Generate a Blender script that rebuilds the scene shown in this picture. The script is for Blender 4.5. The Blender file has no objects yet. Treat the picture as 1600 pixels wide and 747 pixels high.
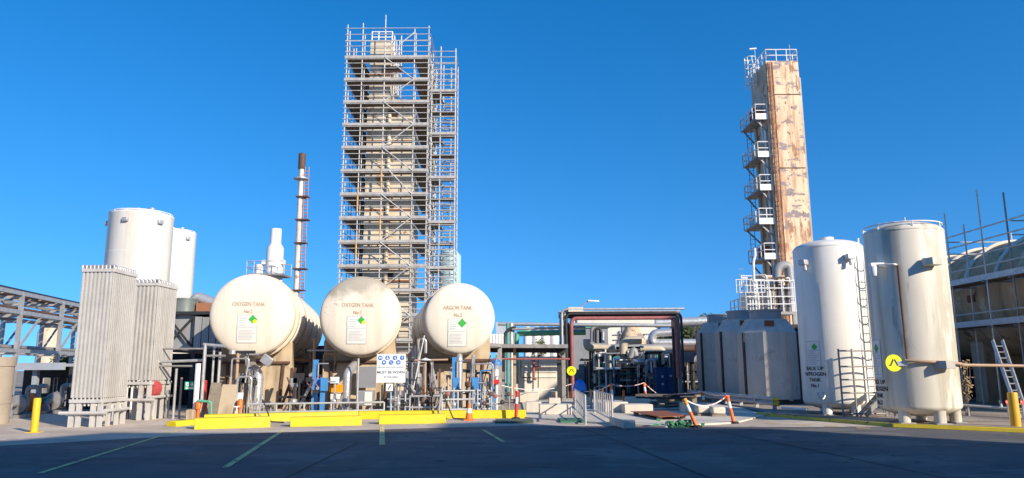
import bpy, math, random
from mathutils import Vector, Matrix
R = math.radians
rnd = random.Random(11)
sc = bpy.context.scene
col = sc.collection
# ------------------------------------------------------------------ camera, sky, sun, exposure
F, HOR, CAMH, ROLL = 1150.0, 575.0, 1.7, R(-0.30)
PIT = math.atan((HOR - 373.5) / F)
cam = bpy.data.cameras.new('camera')
cam.sensor_width = 36.0
cam.lens = 36.0 * F / 1600.0
cam.clip_start, cam.clip_end = 0.1, 6000
cob = bpy.data.objects.new('camera', cam)
col.objects.link(cob)
cob.matrix_world = Matrix.Translation((0, 0, CAMH)) @ Matrix.Rotation(R(90) + PIT, 4, 'X') @ Matrix.Rotation(ROLL, 4, 'Z')
sc.camera = cob
SUN_AZ, SUN_EL = R(45), R(24)            # azimuth measured from straight behind the camera towards its right
sdir = Vector((math.sin(SUN_AZ) * math.cos(SUN_EL), -math.cos(SUN_AZ) * math.cos(SUN_EL), math.sin(SUN_EL)))
w = bpy.data.worlds.new('World')
sc.world = w
w.use_nodes = True
nt = w.node_tree
bg = nt.nodes['Background']
sky = nt.nodes.new('ShaderNodeTexSky')
sky.sky_type = 'NISHITA'
sky.sun_disc = False
sky.sun_elevation = SUN_EL
sky.sun_rotation = math.atan2(sdir.x, sdir.y)
sky.air_density, sky.dust_density, sky.ozone_density = 1.0, 0.2, 3.0
hs = nt.nodes.new('ShaderNodeHueSaturation')
hs.inputs['Saturation'].default_value = 1.37
hs.inputs['Hue'].default_value = 0.503
wtc = nt.nodes.new('ShaderNodeTexCoord'); wmp = nt.nodes.new('ShaderNodeMapping'); wno = nt.nodes.new('ShaderNodeVectorMath')
wno.operation = 'NORMALIZE'                # lift the view direction so that the clear deep blue reaches down to the roofs
wmp.inputs['Scale'].default_value = (1, 1, 0.95); wmp.inputs['Location'].default_value = (0, 0, 0.20)
nt.links.new(wtc.outputs['Generated'], wmp.inputs[0]); nt.links.new(wmp.outputs[0], wno.inputs[0]); nt.links.new(wno.outputs[0], sky.inputs[0])
nt.links.new(sky.outputs[0], hs.inputs['Color'])
nt.links.new(hs.outputs[0], bg.inputs['Color'])
bg.inputs['Strength'].default_value = 0.15
sl = bpy.data.lights.new('sun', 'SUN')
sl.energy, sl.angle, sl.color = 4.3, R(0.53), (1.0, 0.88, 0.72)
sob = bpy.data.objects.new('sun', sl)
col.objects.link(sob)
sob.rotation_euler = sdir.to_track_quat('Z', 'Y').to_euler()
sc.view_settings.view_transform = 'Standard'
sc.view_settings.look = 'None'
sc.view_settings.exposure = 0.56
sc.view_settings.gamma = 1.0

# ------------------------------------------------------------------ photograph pixel -> place at a chosen distance
cp, sp, cr, sr = math.cos(PIT), math.sin(PIT), math.cos(ROLL), math.sin(ROLL)
def ray(px, py):
    a, b = (px - 800) / F, (373.5 - py) / F
    u, v = a * cr - b * sr, a * sr + b * cr
    return u, cp - v * sp, sp + v * cp
def P(px, py, Y):
    a, b, c = ray(px, py)
    return Vector((a * Y / b, Y, CAMH + c * Y / b))
def G(px, py, z=0.0):
    a, b, c = ray(px, py)
    t = (z - CAMH) / c
    return Vector((a * t, b * t, z))
def V(*a): return Vector(a)

# ------------------------------------------------------------------ materials
MATS = {}
def mat(name, c, rough=0.6, metal=0.0, var=0.12, scale=1.5, streak=None, patch=None, top=None, bump=0.0, bscale=20, spec=0.5):
    """c base colour; var brightness noise; streak=(colour, amount, scale) vertical runs;
    patch=(colour, threshold, scale) blotches; top=(colour, z0, z1) dirt lying high on the thing."""
    if name in MATS: return MATS[name]
    m = bpy.data.materials.new(name)
    m.use_nodes = True
    t = m.node_tree
    N, L = t.nodes, t.links
    b = N['Principled BSDF']
    b.inputs['Roughness'].default_value = rough
    b.inputs['Metallic'].default_value = metal
    b.inputs['Specular IOR Level'].default_value = spec
    tc = N.new('ShaderNodeTexCoord')
    def noise(sc_, det=5, sv=None, rough_=0.6):
        n = N.new('ShaderNodeTexNoise')
        n.inputs['Scale'].default_value = sc_
        n.inputs['Detail'].default_value = det
        n.inputs['Roughness'].default_value = rough_
        if sv:
            mp = N.new('ShaderNodeMapping')
            mp.inputs['Scale'].default_value = sv
            L.new(tc.outputs['Object'], mp.inputs[0]); L.new(mp.outputs[0], n.inputs['Vector'])
        else:
            L.new(tc.outputs['Object'], n.inputs['Vector'])
        return n.outputs['Fac']
    def rng(s, a, bb, lo=0.0, hi=1.0):
        n = N.new('ShaderNodeMapRange')
        n.inputs['From Min'].default_value = a; n.inputs['From Max'].default_value = bb
        n.inputs['To Min'].default_value = lo; n.inputs['To Max'].default_value = hi
        L.new(s, n.inputs['Value'])
        return n.outputs['Result']
    def mix(f, c1, c2):
        n = N.new('ShaderNodeMix'); n.data_type = 'RGBA'
        L.new(f, n.inputs['Factor'])
        for k, v in (('A', c1), ('B', c2)):
            s = [i for i in n.inputs if i.name == k and i.type == 'RGBA'][0]
            if isinstance(v, (tuple, list)): s.default_value = (*v[:3], 1)
            else: L.new(v, s)
        return [o for o in n.outputs if o.type == 'RGBA'][0]
    lo = tuple(max(0, x * (1 - var)) for x in c); hi = tuple(min(1, x * (1 + var)) for x in c)
    cur = mix(rng(noise(scale), 0.3, 0.7), lo, hi)
    if streak:
        f = rng(noise(streak[2], 4, (1, 1, 0.07)), 0.48, 0.72, 0, streak[1])
        cur = mix(f, cur, streak[0])
    if patch:
        for pt in (patch if isinstance(patch, list) else [patch]):
            cur = mix(rng(noise(pt[2], 8, pt[3] if len(pt) > 3 else None, 0.65), pt[1], pt[1] + 0.05), cur, pt[0])
    if top:
        s = N.new('ShaderNodeSeparateXYZ'); L.new(tc.outputs['Object'], s.inputs[0])
        a = N.new('ShaderNodeMath'); a.operation = 'ADD'
        L.new(s.outputs['Z'], a.inputs[0]); L.new(rng(noise(1.3, 6), 0.3, 0.7, -top[3], top[3]), a.inputs[1])
        cur = mix(rng(a.outputs[0], top[1], top[2], 0, top[4]), cur, top[0])
    L.new(cur, b.inputs['Base Color'])
    L.new(rng(noise(scale * 3), 0.3, 0.7, max(0, rough - 0.1), min(1, rough + 0.12)), b.inputs['Roughness'])
    if bump:
        bp = N.new('ShaderNodeBump'); bp.inputs['Strength'].default_value = bump; bp.inputs['Distance'].default_value = 0.02
        L.new(noise(bscale, 6), bp.inputs['Height']); L.new(bp.outputs[0], b.inputs['Normal'])
    MATS[name] = m
    return m
DIRT = (0.16, 0.13, 0.10)
RUST = (0.22, 0.08, 0.03)
cream = mat('cream_tank_paint', (0.76, 0.69, 0.57), 0.45, var=0.05, scale=0.8, streak=((0.50, 0.42, 0.31), 0.35, 2.2))
cream_dirty = mat('cream_stained_paint', (0.74, 0.67, 0.55), 0.5, var=0.06, scale=0.8, streak=((0.42, 0.35, 0.26), 0.4, 2.0), top=((0.29, 0.26, 0.20), 2.25, 2.75, 0.35, 0.8), patch=((0.42, 0.37, 0.27), 0.64, 1.6))
cream_rusty = mat('cream_rust_edge_paint', (0.66, 0.55, 0.42), 0.55, var=0.12, scale=2, streak=((0.25, 0.14, 0.07), 0.75, 3.0))
white = mat('white_tank_paint', (0.82, 0.79, 0.72), 0.4, var=0.05, scale=0.6, streak=((0.45, 0.37, 0.27), 0.42, 1.8), patch=((0.62, 0.55, 0.45), 0.65, 1.6, (1, 1, 0.3)))
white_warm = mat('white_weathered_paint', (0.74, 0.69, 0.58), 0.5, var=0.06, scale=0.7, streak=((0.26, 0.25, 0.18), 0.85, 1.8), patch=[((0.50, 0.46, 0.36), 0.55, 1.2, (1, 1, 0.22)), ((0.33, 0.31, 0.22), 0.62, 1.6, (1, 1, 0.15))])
white_rail = mat('white_steel_paint', (0.78, 0.77, 0.74), 0.5, var=0.1, scale=4)
wall_white = mat('white_wall_paint', (0.74, 0.70, 0.60), 0.7, var=0.05, scale=0.8, streak=((0.45, 0.38, 0.30), 0.35, 2))
fin = mat('aluminium_fin', (0.60, 0.575, 0.53), 0.55, 0.15, var=0.10, scale=2.2, streak=((0.33, 0.30, 0.26), 0.4, 3))
galv = mat('galvanised_steel', (0.46, 0.46, 0.46), 0.45, 0.45, var=0.18, scale=5)
galv_dark = mat('weathered_galvanised_steel', (0.30, 0.29, 0.28), 0.55, 0.3, var=0.2, scale=4)
silver = mat('silver_cladding', (0.55, 0.55, 0.54), 0.35, 0.55, var=0.1, scale=3)
scaf = mat('scaffold_tube_steel', (0.64, 0.61, 0.56), 0.45, 0.4, var=0.2, scale=3)
board = mat('scaffold_board_timber', (0.17, 0.13, 0.095), 0.85, var=0.35, scale=3)
toe = mat('scaffold_toe_board', (0.42, 0.40, 0.37), 0.7, var=0.2, scale=3)
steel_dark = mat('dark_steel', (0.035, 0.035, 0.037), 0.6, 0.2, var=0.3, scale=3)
black = mat('black_rubber', (0.012, 0.012, 0.013), 0.7, var=0.2)
steel_brown = mat('rust_brown_steel', (0.12, 0.065, 0.045), 0.75, 0.1, var=0.3, scale=3)
grey_clad = mat('grey_cladding', (0.33, 0.33, 0.33), 0.55, 0.15, var=0.10, scale=1.2, streak=((0.20, 0.19, 0.18), 0.5, 2))
grey_vessel = mat('grey_vessel_paint', (0.52, 0.485, 0.43), 0.65, 0.0, var=0.10, scale=0.9, streak=((0.30, 0.26, 0.22), 0.55, 2), patch=((0.40, 0.37, 0.33), 0.58, 0.9), top=((0.26, 0.10, 0.04), 4.6, 5.6, 1.1, 0.75))
grey_wall = mat('grey_wall_paint', (0.24, 0.25, 0.27), 0.7, var=0.1, scale=1)
column_conc = mat('grey_beige_column_concrete', (0.38, 0.32, 0.25), 0.85, var=0.1, scale=2, bump=0.15)
concrete = mat('light_concrete', (0.62, 0.56, 0.46), 0.85, var=0.12, scale=2.5, patch=((0.36, 0.33, 0.28), 0.63, 2), bump=0.2)
concrete_pier = mat('beige_pier_concrete', (0.50, 0.40, 0.27), 0.85, var=0.12, scale=1.1, streak=((0.20, 0.14, 0.09), 0.75, 2), patch=((0.36, 0.28, 0.19), 0.58, 1.4), bump=0.15)
pad_concrete = mat('pad_concrete', (0.60, 0.54, 0.45), 0.85, var=0.14, scale=0.7, patch=((0.34, 0.31, 0.27), 0.62, 0.9), bump=0.15)
yellow = mat('yellow_kerb_paint', (0.72, 0.55, 0.006), 0.55, var=0.07, scale=2.5, patch=[((0.66, 0.50, 0.02), 0.56, 2.2), ((0.34, 0.27, 0.08), 0.64, 7), ((0.20, 0.17, 0.11), 0.665, 3.5)], bump=0.3)
yellow_old = mat('worn_yellow_paint', (0.55, 0.42, 0.06), 0.7, var=0.15, scale=3, patch=((0.22, 0.18, 0.10), 0.58, 4))
bollard_y = mat('bollard_yellow_paint', (0.80, 0.48, 0.01), 0.5, var=0.06, scale=3, patch=((0.35, 0.22, 0.04), 0.72, 6))
line_y = mat('yellow_line_paint', (0.74, 0.60, 0.24), 0.8, var=0.15, scale=5, patch=[((0.22, 0.20, 0.15), 0.55, 7), ((0.14, 0.13, 0.12), 0.58, 1.5)])
line_o = mat('faded_orange_paint', (0.72, 0.45, 0.10), 0.8, var=0.15, scale=5, patch=((0.30, 0.27, 0.22), 0.48, 7))
sign_y = mat('sign_yellow', (0.78, 0.80, 0.0), 0.5, var=0.02)
ink = mat('black_ink', (0.02, 0.02, 0.02), 0.6, var=0.05)
brown_ink = mat('faded_red_brown_lettering', (0.44, 0.32, 0.235), 0.7, var=0.3, scale=6)
grey_ink = mat('pale_grey_print', (0.48, 0.50, 0.51), 0.7, var=0.1)
paper = mat('placard_white', (0.74, 0.72, 0.66), 0.5, var=0.04)
sign_white = mat('sign_white', (0.80, 0.82, 0.82), 0.5, var=0.03)
green_s = mat('placard_green', (0.03, 0.38, 0.05), 0.5, var=0.05)
green_sign = mat('safety_green', (0.0, 0.33, 0.17), 0.5, var=0.05)
sym_blue = mat('sign_blue', (0.02, 0.16, 0.55), 0.5, var=0.05)
blue = mat('blue_steel_paint', (0.06, 0.25, 0.55), 0.5, var=0.15, scale=4)
blue_pipe = mat('deep_blue_pipe_paint', (0.02, 0.10, 0.38), 0.5, var=0.15, scale=4)
blue_tarp = mat('blue_tarpaulin', (0.01, 0.20, 0.75), 0.45, var=0.15, scale=4, bump=0.6, bscale=6)
teal = mat('teal_pipe_paint', (0.05, 0.30, 0.27), 0.5, var=0.15, scale=4)
green_pipe = mat('green_pipe_paint', (0.10, 0.38, 0.24), 0.5, var=0.12, scale=3)
red = mat('red_paint', (0.60, 0.03, 0.03), 0.45, var=0.1, scale=4)
red_pipe = mat('weathered_red_pipe_paint', (0.33, 0.105, 0.10), 0.6, var=0.2, scale=3)
orange = mat('orange_plastic', (0.85, 0.17, 0.02), 0.5, var=0.06, scale=4)
refl = mat('white_reflective_band', (0.78, 0.76, 0.72), 0.4, var=0.05)
rust_plate = mat('rusted_plate', (0.24, 0.075, 0.035), 0.85, var=0.25, scale=2.5, bump=0.2)
timber = mat('old_timber', (0.24, 0.20, 0.15), 0.85, var=0.3, scale=3)
green_net = mat('green_netting', (0.05, 0.20, 0.09), 0.8, var=0.4, scale=8)
tan_pipe = mat('tan_pipe_paint', (0.46, 0.31, 0.20), 0.55, var=0.12, scale=3)
beige_pipe = mat('beige_lagging', (0.50, 0.44, 0.33), 0.6, var=0.12, scale=2)
cold_box = mat('beige_panel_paint', (0.66, 0.57, 0.42), 0.6, var=0.08, scale=0.7, streak=((0.33, 0.20, 0.10), 0.5, 1.4), patch=((0.36, 0.19, 0.09), 0.615, 0.9))
rust_tower = mat('rust_streaked_paint', (0.76, 0.57, 0.37), 0.65, var=0.14, scale=0.5, streak=((0.40, 0.16, 0.06), 0.95, 2.4),
                 patch=[((0.27, 0.215, 0.21), 0.54, 0.8, (1, 1, 1.7)), ((0.36, 0.17, 0.08), 0.545, 1.1, (1.3, 1, 0.3)), (RUST, 0.60, 2.4, (1, 1, .6))])
tank_grime = mat('grimy_tank_paint', (0.52, 0.34, 0.19), 0.9, var=0.2, scale=0.8, streak=((0.20, 0.15, 0.10), 0.7, 2), patch=[((0.60, 0.50, 0.37), 0.58, 0.8), ((0.22, 0.13, 0.08), 0.60, 1.3, (1, 1, .4))])
pale_blue = mat('pale_blue_vessel_paint', (0.35, 0.55, 0.62), 0.5, var=0.08)
leaf = mat('tree_leaf', (0.075, 0.10, 0.03), 0.7, var=0.45, scale=0.6)
bark = mat('tree_bark', (0.14, 0.11, 0.08), 0.9, var=0.2)
roof_grey = mat('roof_sheet_grey', (0.35, 0.38, 0.42), 0.6, 0.1, var=0.1)
brick_dull = mat('warehouse_wall', (0.30, 0.27, 0.24), 0.8, var=0.1)

# ------------------------------------------------------------------ mesh helpers
W = {}
def world_of(o): return W.get(o.name, Matrix.Identity(4)) if o else Matrix.Identity(4)
class MB:
    def __init__(s): s.v = []; s.f = []
    def add(s, vs, fs):
        n = len(s.v); s.v += [tuple(x) for x in vs]; s.f += [tuple(i + n for i in f) for f in fs]; return s
    def box(s, c, d, rz=0.0, m=None):
        c, (a, b, h) = Vector(c), d
        vs = [Vector((x * a / 2, y * b / 2, z * h / 2)) for z in (-1, 1) for y in (-1, 1) for x in (-1, 1)]
        q = m if m is not None else Matrix.Rotation(rz, 3, 'Z')
        return s.add([c + q @ x for x in vs], [(0, 2, 3, 1), (4, 5, 7, 6), (0, 1, 5, 4), (2, 6, 7, 3), (0, 4, 6, 2), (1, 3, 7, 5)])
    def span(s, a, b):                                   # axis-aligned box between two corners
        a, b = Vector(a), Vector(b)
        return s.box((a + b) / 2, [abs(x) for x in (b - a)])
    def bar(s, a, b, wd, ht, up=(0, 0, 1)):             # rectangular bar from a to b
        a, b = Vector(a), Vector(b); d = (b - a); l = d.length
        if l < 1e-6: return s
        d.normalize(); u = Vector(up)
        if abs(d.dot(u)) > 0.98: u = Vector((0, 1, 0))
        x = d.cross(u).normalized(); z = x.cross(d)
        return s.box((a + b) / 2, (wd, l, ht), m=Matrix((x, d, z)).transposed())
    def rings(s, pts, rad, n=8, caps=True):
        pts = [Vector(p) for p in pts]; m = len(pts); vs = []
        t0 = (pts[1] - pts[0]).normalized()
        u = t0.orthogonal().normalized()
        for i, p in enumerate(pts):
            if i == 0: t = t0
            elif i == m - 1: t = (pts[-1] - pts[-2]).normalized()
            else: t = ((pts[i + 1] - p).normalized() + (p - pts[i - 1]).normalized()).normalized()
            u = (u - t * u.dot(t)).normalized(); v = t.cross(u)
            r = rad[i] if isinstance(rad, (list, tuple)) else rad
            vs += [p + (u * math.cos(2 * math.pi * k / n) + v * math.sin(2 * math.pi * k / n)) * r for k in range(n)]
        fs = [(i * n + k, i * n + (k + 1) % n, (i + 1) * n + (k + 1) % n, (i + 1) * n + k) for i in range(m - 1) for k in range(n)]
        if caps: fs += [tuple(range(n - 1, -1, -1)), tuple((m - 1) * n + k for k in range(n))]
        return s.add(vs, fs)
    def tube(s, a, b, r, n=8): return s.rings([a, b], r, n)
    def path(s, pts, r, n=8, bend=None):                 # pipe with rounded elbows
        pts = [Vector(p) for p in pts]; bend = bend or r * 2.2; out = [pts[0]]
        for i in range(1, len(pts) - 1):
            p = pts[i]; a = pts[i - 1] - p; b = pts[i + 1] - p
            k = min(bend, a.length * 0.45, b.length * 0.45)
            a = p + a.normalized() * k; b = p + b.normalized() * k
            out += [(1 - t) ** 2 * a + 2 * t * (1 - t) * p + t * t * b for t in (0, .25, .5, .75, 1)]
        out.append(pts[-1])
        return s.rings(out, r, n)
    def lathe(s, prof, o, ax=(0, 0, 1), n=32):           # prof: (radius, distance along the axis)
        o, ax = Vector(o), Vector(ax).normalized()
        u = (Vector((1, 0, 0)) if abs(ax.x) < 0.9 else Vector((0, 1, 0)))
        u = (u - ax * u.dot(ax)).normalized(); v = ax.cross(u)
        vs, idx = [], []
        for r, t in prof:
            if r < 1e-6: idx.append([len(vs)] * n); vs.append(o + ax * t)
            else:
                idx.append(list(range(len(vs), len(vs) + n)))
                vs += [o + ax * t + (u * math.cos(2 * math.pi * k / n) + v * math.sin(2 * math.pi * k / n)) * r for k in range(n)]
        fs = []
        for a, b in zip(idx, idx[1:]):
            for k in range(n):
                j = (k + 1) % n
                q = []
                for x in (a[k], a[j], b[j], b[k]):
                    if x not in q: q.append(x)
                if len(q) > 2: fs.append(tuple(q))
        for a, fl in ((idx[0], True), (idx[-1], False)):
            if a[0] != a[1]: fs.append(tuple(reversed(a)) if fl else tuple(a))
        return s.add(vs, fs)
    def prism(s, poly, o, ex, ey, ext):                  # 2D outline in the plane (ex, ey) at o, pushed along ext
        o, ex, ey, ext = Vector(o), Vector(ex), Vector(ey), Vector(ext); n = len(poly)
        vs = [o + ex * a + ey * b for a, b in poly]; vs += [x + ext for x in vs]
        return s.add(vs, [tuple(range(n))[::-1], tuple(range(n, 2 * n))] + [(k, (k + 1) % n, n + (k + 1) % n, n + k) for k in range(n)])
    def build(s, name, m, parent=None, local=False, bev=0.0, smooth=40):
        me = bpy.data.meshes.new(name); vs = s.v
        o = bpy.data.objects.new(name, me); loc = None
        if not local:
            if parent: inv = world_of(parent).inverted(); vs = [inv @ Vector(x) for x in vs]
            else:
                lo = [min(x[i] for x in vs) for i in range(3)]; hi = [max(x[i] for x in vs) for i in range(3)]
                loc = Vector(((lo[0] + hi[0]) / 2, (lo[1] + hi[1]) / 2, lo[2])); vs = [Vector(x) - loc for x in vs]
        me.from_pydata([tuple(x) for x in vs], [], s.f); me.update()
        import bmesh
        bm = bmesh.new(); bm.from_mesh(me); bmesh.ops.recalc_face_normals(bm, faces=bm.faces); bm.to_mesh(me); bm.free()
        if smooth:
            me.polygons.foreach_set('use_smooth', [True] * len(me.polygons)); me.set_sharp_from_angle(angle=R(smooth))
        me.materials.append(m); col.objects.link(o)
        if parent: o.parent = parent; W[o.name] = world_of(parent)
        else:
            if loc is not None: o.location = loc
            W[o.name] = Matrix.Translation(o.location)
        if bev:
            b = o.modifiers.new('edge', 'BEVEL'); b.width = bev; b.segments = 2; b.limit_method = 'ANGLE'
        return o
def tag(o, label=None, cat=None, group=None, kind=None):
    for k, v in (('label', label), ('category', cat), ('group', group), ('kind', kind)):
        if v: o[k] = v
    return o
def T(name, label, cat, loc, group=None, rz=0.0):
    o = bpy.data.objects.new(name, None); col.objects.link(o)
    o.empty_display_size = 0.2
    o.location = loc; o.rotation_euler = (0, 0, rz)
    W[o.name] = Matrix.Translation(Vector(loc)) @ Matrix.Rotation(rz, 4, 'Z')
    return tag(o, label, cat, group)
def copy_tree(o, parent=None):
    c = o.copy(); col.objects.link(c)
    if parent: c.parent = parent
    for ch in list(o.children): copy_tree(ch, c)
    return c
def put(c, loc, rz=None, label=None, group=None):
    c.location = loc
    if rz is not None: c.rotation_euler = (0, 0, rz)
    return tag(c, label, None, group)
def struct(name, mb, m, **k): return tag(mb.build(name, m, **k), kind='structure')
_dg = bpy.context.evaluated_depsgraph_get
def letters(mb, body, size, fn, align='CENTER', bold=0.0):
    """add the flat letters of body to mb; fn maps (across, up) to a place in the world"""
    cu = bpy.data.curves.new('text', 'FONT'); cu.body = body; cu.size = size; cu.align_x = align; cu.align_y = 'CENTER'
    cu.resolution_u = 3; cu.offset = bold; cu.space_line = 1.05
    ob = bpy.data.objects.new('text', cu); col.objects.link(ob)
    me = bpy.data.meshes.new_from_object(ob.evaluated_get(_dg()))
    mb.add([fn(v.co.x, v.co.y) for v in me.vertices], [tuple(p.vertices) for p in me.polygons])
    bpy.data.objects.remove(ob); bpy.data.curves.remove(cu); bpy.data.meshes.remove(me)
def sheet(mb, u0, v0, u1, v1, fn, nu=6, nv=8):
    vs = [fn(u0 + (u1 - u0) * i / nu, v0 + (v1 - v0) * j / nv) for j in range(nv + 1) for i in range(nu + 1)]
    return mb.add(vs, [(j * (nu + 1) + i, j * (nu + 1) + i + 1, (j + 1) * (nu + 1) + i + 1, (j + 1) * (nu + 1) + i) for j in range(nv) for i in range(nu)])
def ell_dome(Rad, e, n=10):
    return [(Rad * math.sin(i * math.pi / 2 / n), -e * math.cos(i * math.pi / 2 / n)) for i in range(n + 1)]

# ------------------------------------------------------------------ ground
def gmat(name, c1, c2, seam):
    m = mat(name, c1, 0.85, var=0.16, scale=0.25, patch=[(c2, 0.52, 0.30), (tuple(x * 0.76 for x in c1), 0.55, 0.55, (0.35, 1, 1)), (tuple(x * 0.64 for x in c1), 0.60, 1.7), (tuple(min(1, x * 1.3) for x in c1), 0.64, 5.0)], bump=0.35, bscale=45, spec=0.3)
    return m
asphalt = gmat('yard_asphalt', (0.125, 0.118, 0.116), (0.17, 0.158, 0.150), 0)
apron_m = gmat('apron_concrete', (0.56, 0.465, 0.365), (0.48, 0.395, 0.31), 0)
dirt_m = gmat('plant_floor_concrete', (0.36, 0.30, 0.24), (0.26, 0.22, 0.18), 0)
def poly_sheet(pts, z): return MB().add([(p[0], p[1], z) for p in pts], [tuple(range(len(pts)))])
struct('ground', MB().add([(-2500, -600, -0.004), (2500, -600, -0.004), (2500, 4500, -0.004), (-2500, 4500, -0.004)], [(0, 1, 2, 3)]), dirt_m)
struct('asphalt_yard', MB().add([(-60, -30, 0.0), (60, -30, 0.0), (60, 19.6, 0.0), (8, 21.6, 0.0), (0, 22.6, 0.0), (-8, 20.2, 0.0), (-12, 17.3, 0.0), (-60, 6, 0.0)], [tuple(range(8))]), asphalt)
struct('concrete_apron', MB().add([(-60, 6, 0.004), (-12, 17.3, 0.004), (-8, 20.2, 0.004), (0, 22.6, 0.004), (8, 21.6, 0.004), (60, 19.6, 0.004), (60, 27, 0.004), (9.2, 29, 0.004), (0, 30, 0.004), (-60, 30, 0.004)], [tuple(range(10))]), apron_m)
padpts = [G(822, 654), G(960, 664), G(1040, 668), G(1150, 662), G(1205, 648), G(1120, 632), G(880, 624), G(815, 628)]
struct('construction_pad', MB().add([(p.x, p.y, z) for z in (0.0, 0.05) for p in padpts], [tuple(range(8, 16))] + [(k, (k + 1) % 8, 8 + (k + 1) % 8, 8 + k) for k in range(8)]), pad_concrete)
def strip(a, b, wd, z, name, m):
    a, b = Vector(a), Vector(b); n = Vector((-(b - a).y, (b - a).x, 0)).normalized() * wd / 2
    return struct(name, MB().add([(*(p + q).xy, z) for p, q in ((a, -n), (b, -n), (b, n), (a, n))], [(0, 1, 2, 3)]), m)
for a, b, wd in ((G(285, 671), G(62, 740), 0.10), (G(442, 673), G(352, 731), 0.12), (G(597, 665), G(597, 696), 0.13), (G(755, 672), G(787, 691), 0.10)):
    strip(a, b, wd, 0.009, 'road_marking', line_y)
for px, py in ((1207, 662), (1254, 664), (1300, 666.5), (1349, 669)):
    strip(G(px - 11, py), G(px + 11, py + 0.6), 0.30, 0.009, 'road_marking', line_o)
joint_m = mat('pavement_joint_tar', (0.028, 0.027, 0.027), 0.8, var=0.2)
for pts in ([(912, 670), (1000, 703), (1110, 748)], [(1112, 672), (1290, 708), (1480, 748)], [(-50, 706), (560, 692), (1000, 694), (1700, 700)], [(560, 692), (420, 760)]):
    for a, b in zip(pts, pts[1:]): strip(G(*a), G(*b), 0.035, 0.007, 'pavement_joint', joint_m)
bundpts = [G(1180, 645), G(1262, 653), G(1395, 664), G(1612, 672)]
struct('gravel_strip', MB().add([(p.x, p.y, 0.05) for p in bundpts] + [(40, 24, 0.05), (40, 48, 0.05), (11, 48, 0.05)], [tuple(range(7))]), dirt_m)

# ------------------------------------------------------------------ warehouse behind the photographer (throws the shade over the yard)
prof = [(-6, 0), (-6, 13.6), (8, 13.9), (10, 14.2), (13.8, 15.7), (16, 15.5), (20.3, 15.5), (24.6, 15.9), (25.4, 17.4), (27.8, 17.8), (27.95, 16.4), (32.15, 15.8), (32.2, 8.5), (44, 8), (44, 0)]
ot = T('added_shade_tank', 'tall white tank added out of view to shade the grey vessels', 'storage tank', (29.2, 19.8, 0))  # unseen tank added only to throw shade on the grey vessels
MB().lathe([(0, .05), (3.1, .05), (3.1, 15.5), (2.2, 16.2), (0, 16.5)], (29.2, 19.8, 0), (0, 0, 1), 40).build('shell', white, ot)
MB().span((25.7, 16.3, 0), (32.7, 23.3, .06)).build('base', concrete, ot)
wh = T('warehouse', 'tall plain brown warehouse behind the photographer shading the yard', 'building', (20, -10, 0))
MB().prism(prof, (0, -4, 0), (1, 0, 0), (0, 0, 1), (0, -14, 0)).build('wall', brick_dull, wh)
for k in range(5): MB().span((4 + k * 7, -3.97, 0.05), (8 + k * 7, -3.9, 4.5)).build('roller_door', galv_dark, wh)

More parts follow.
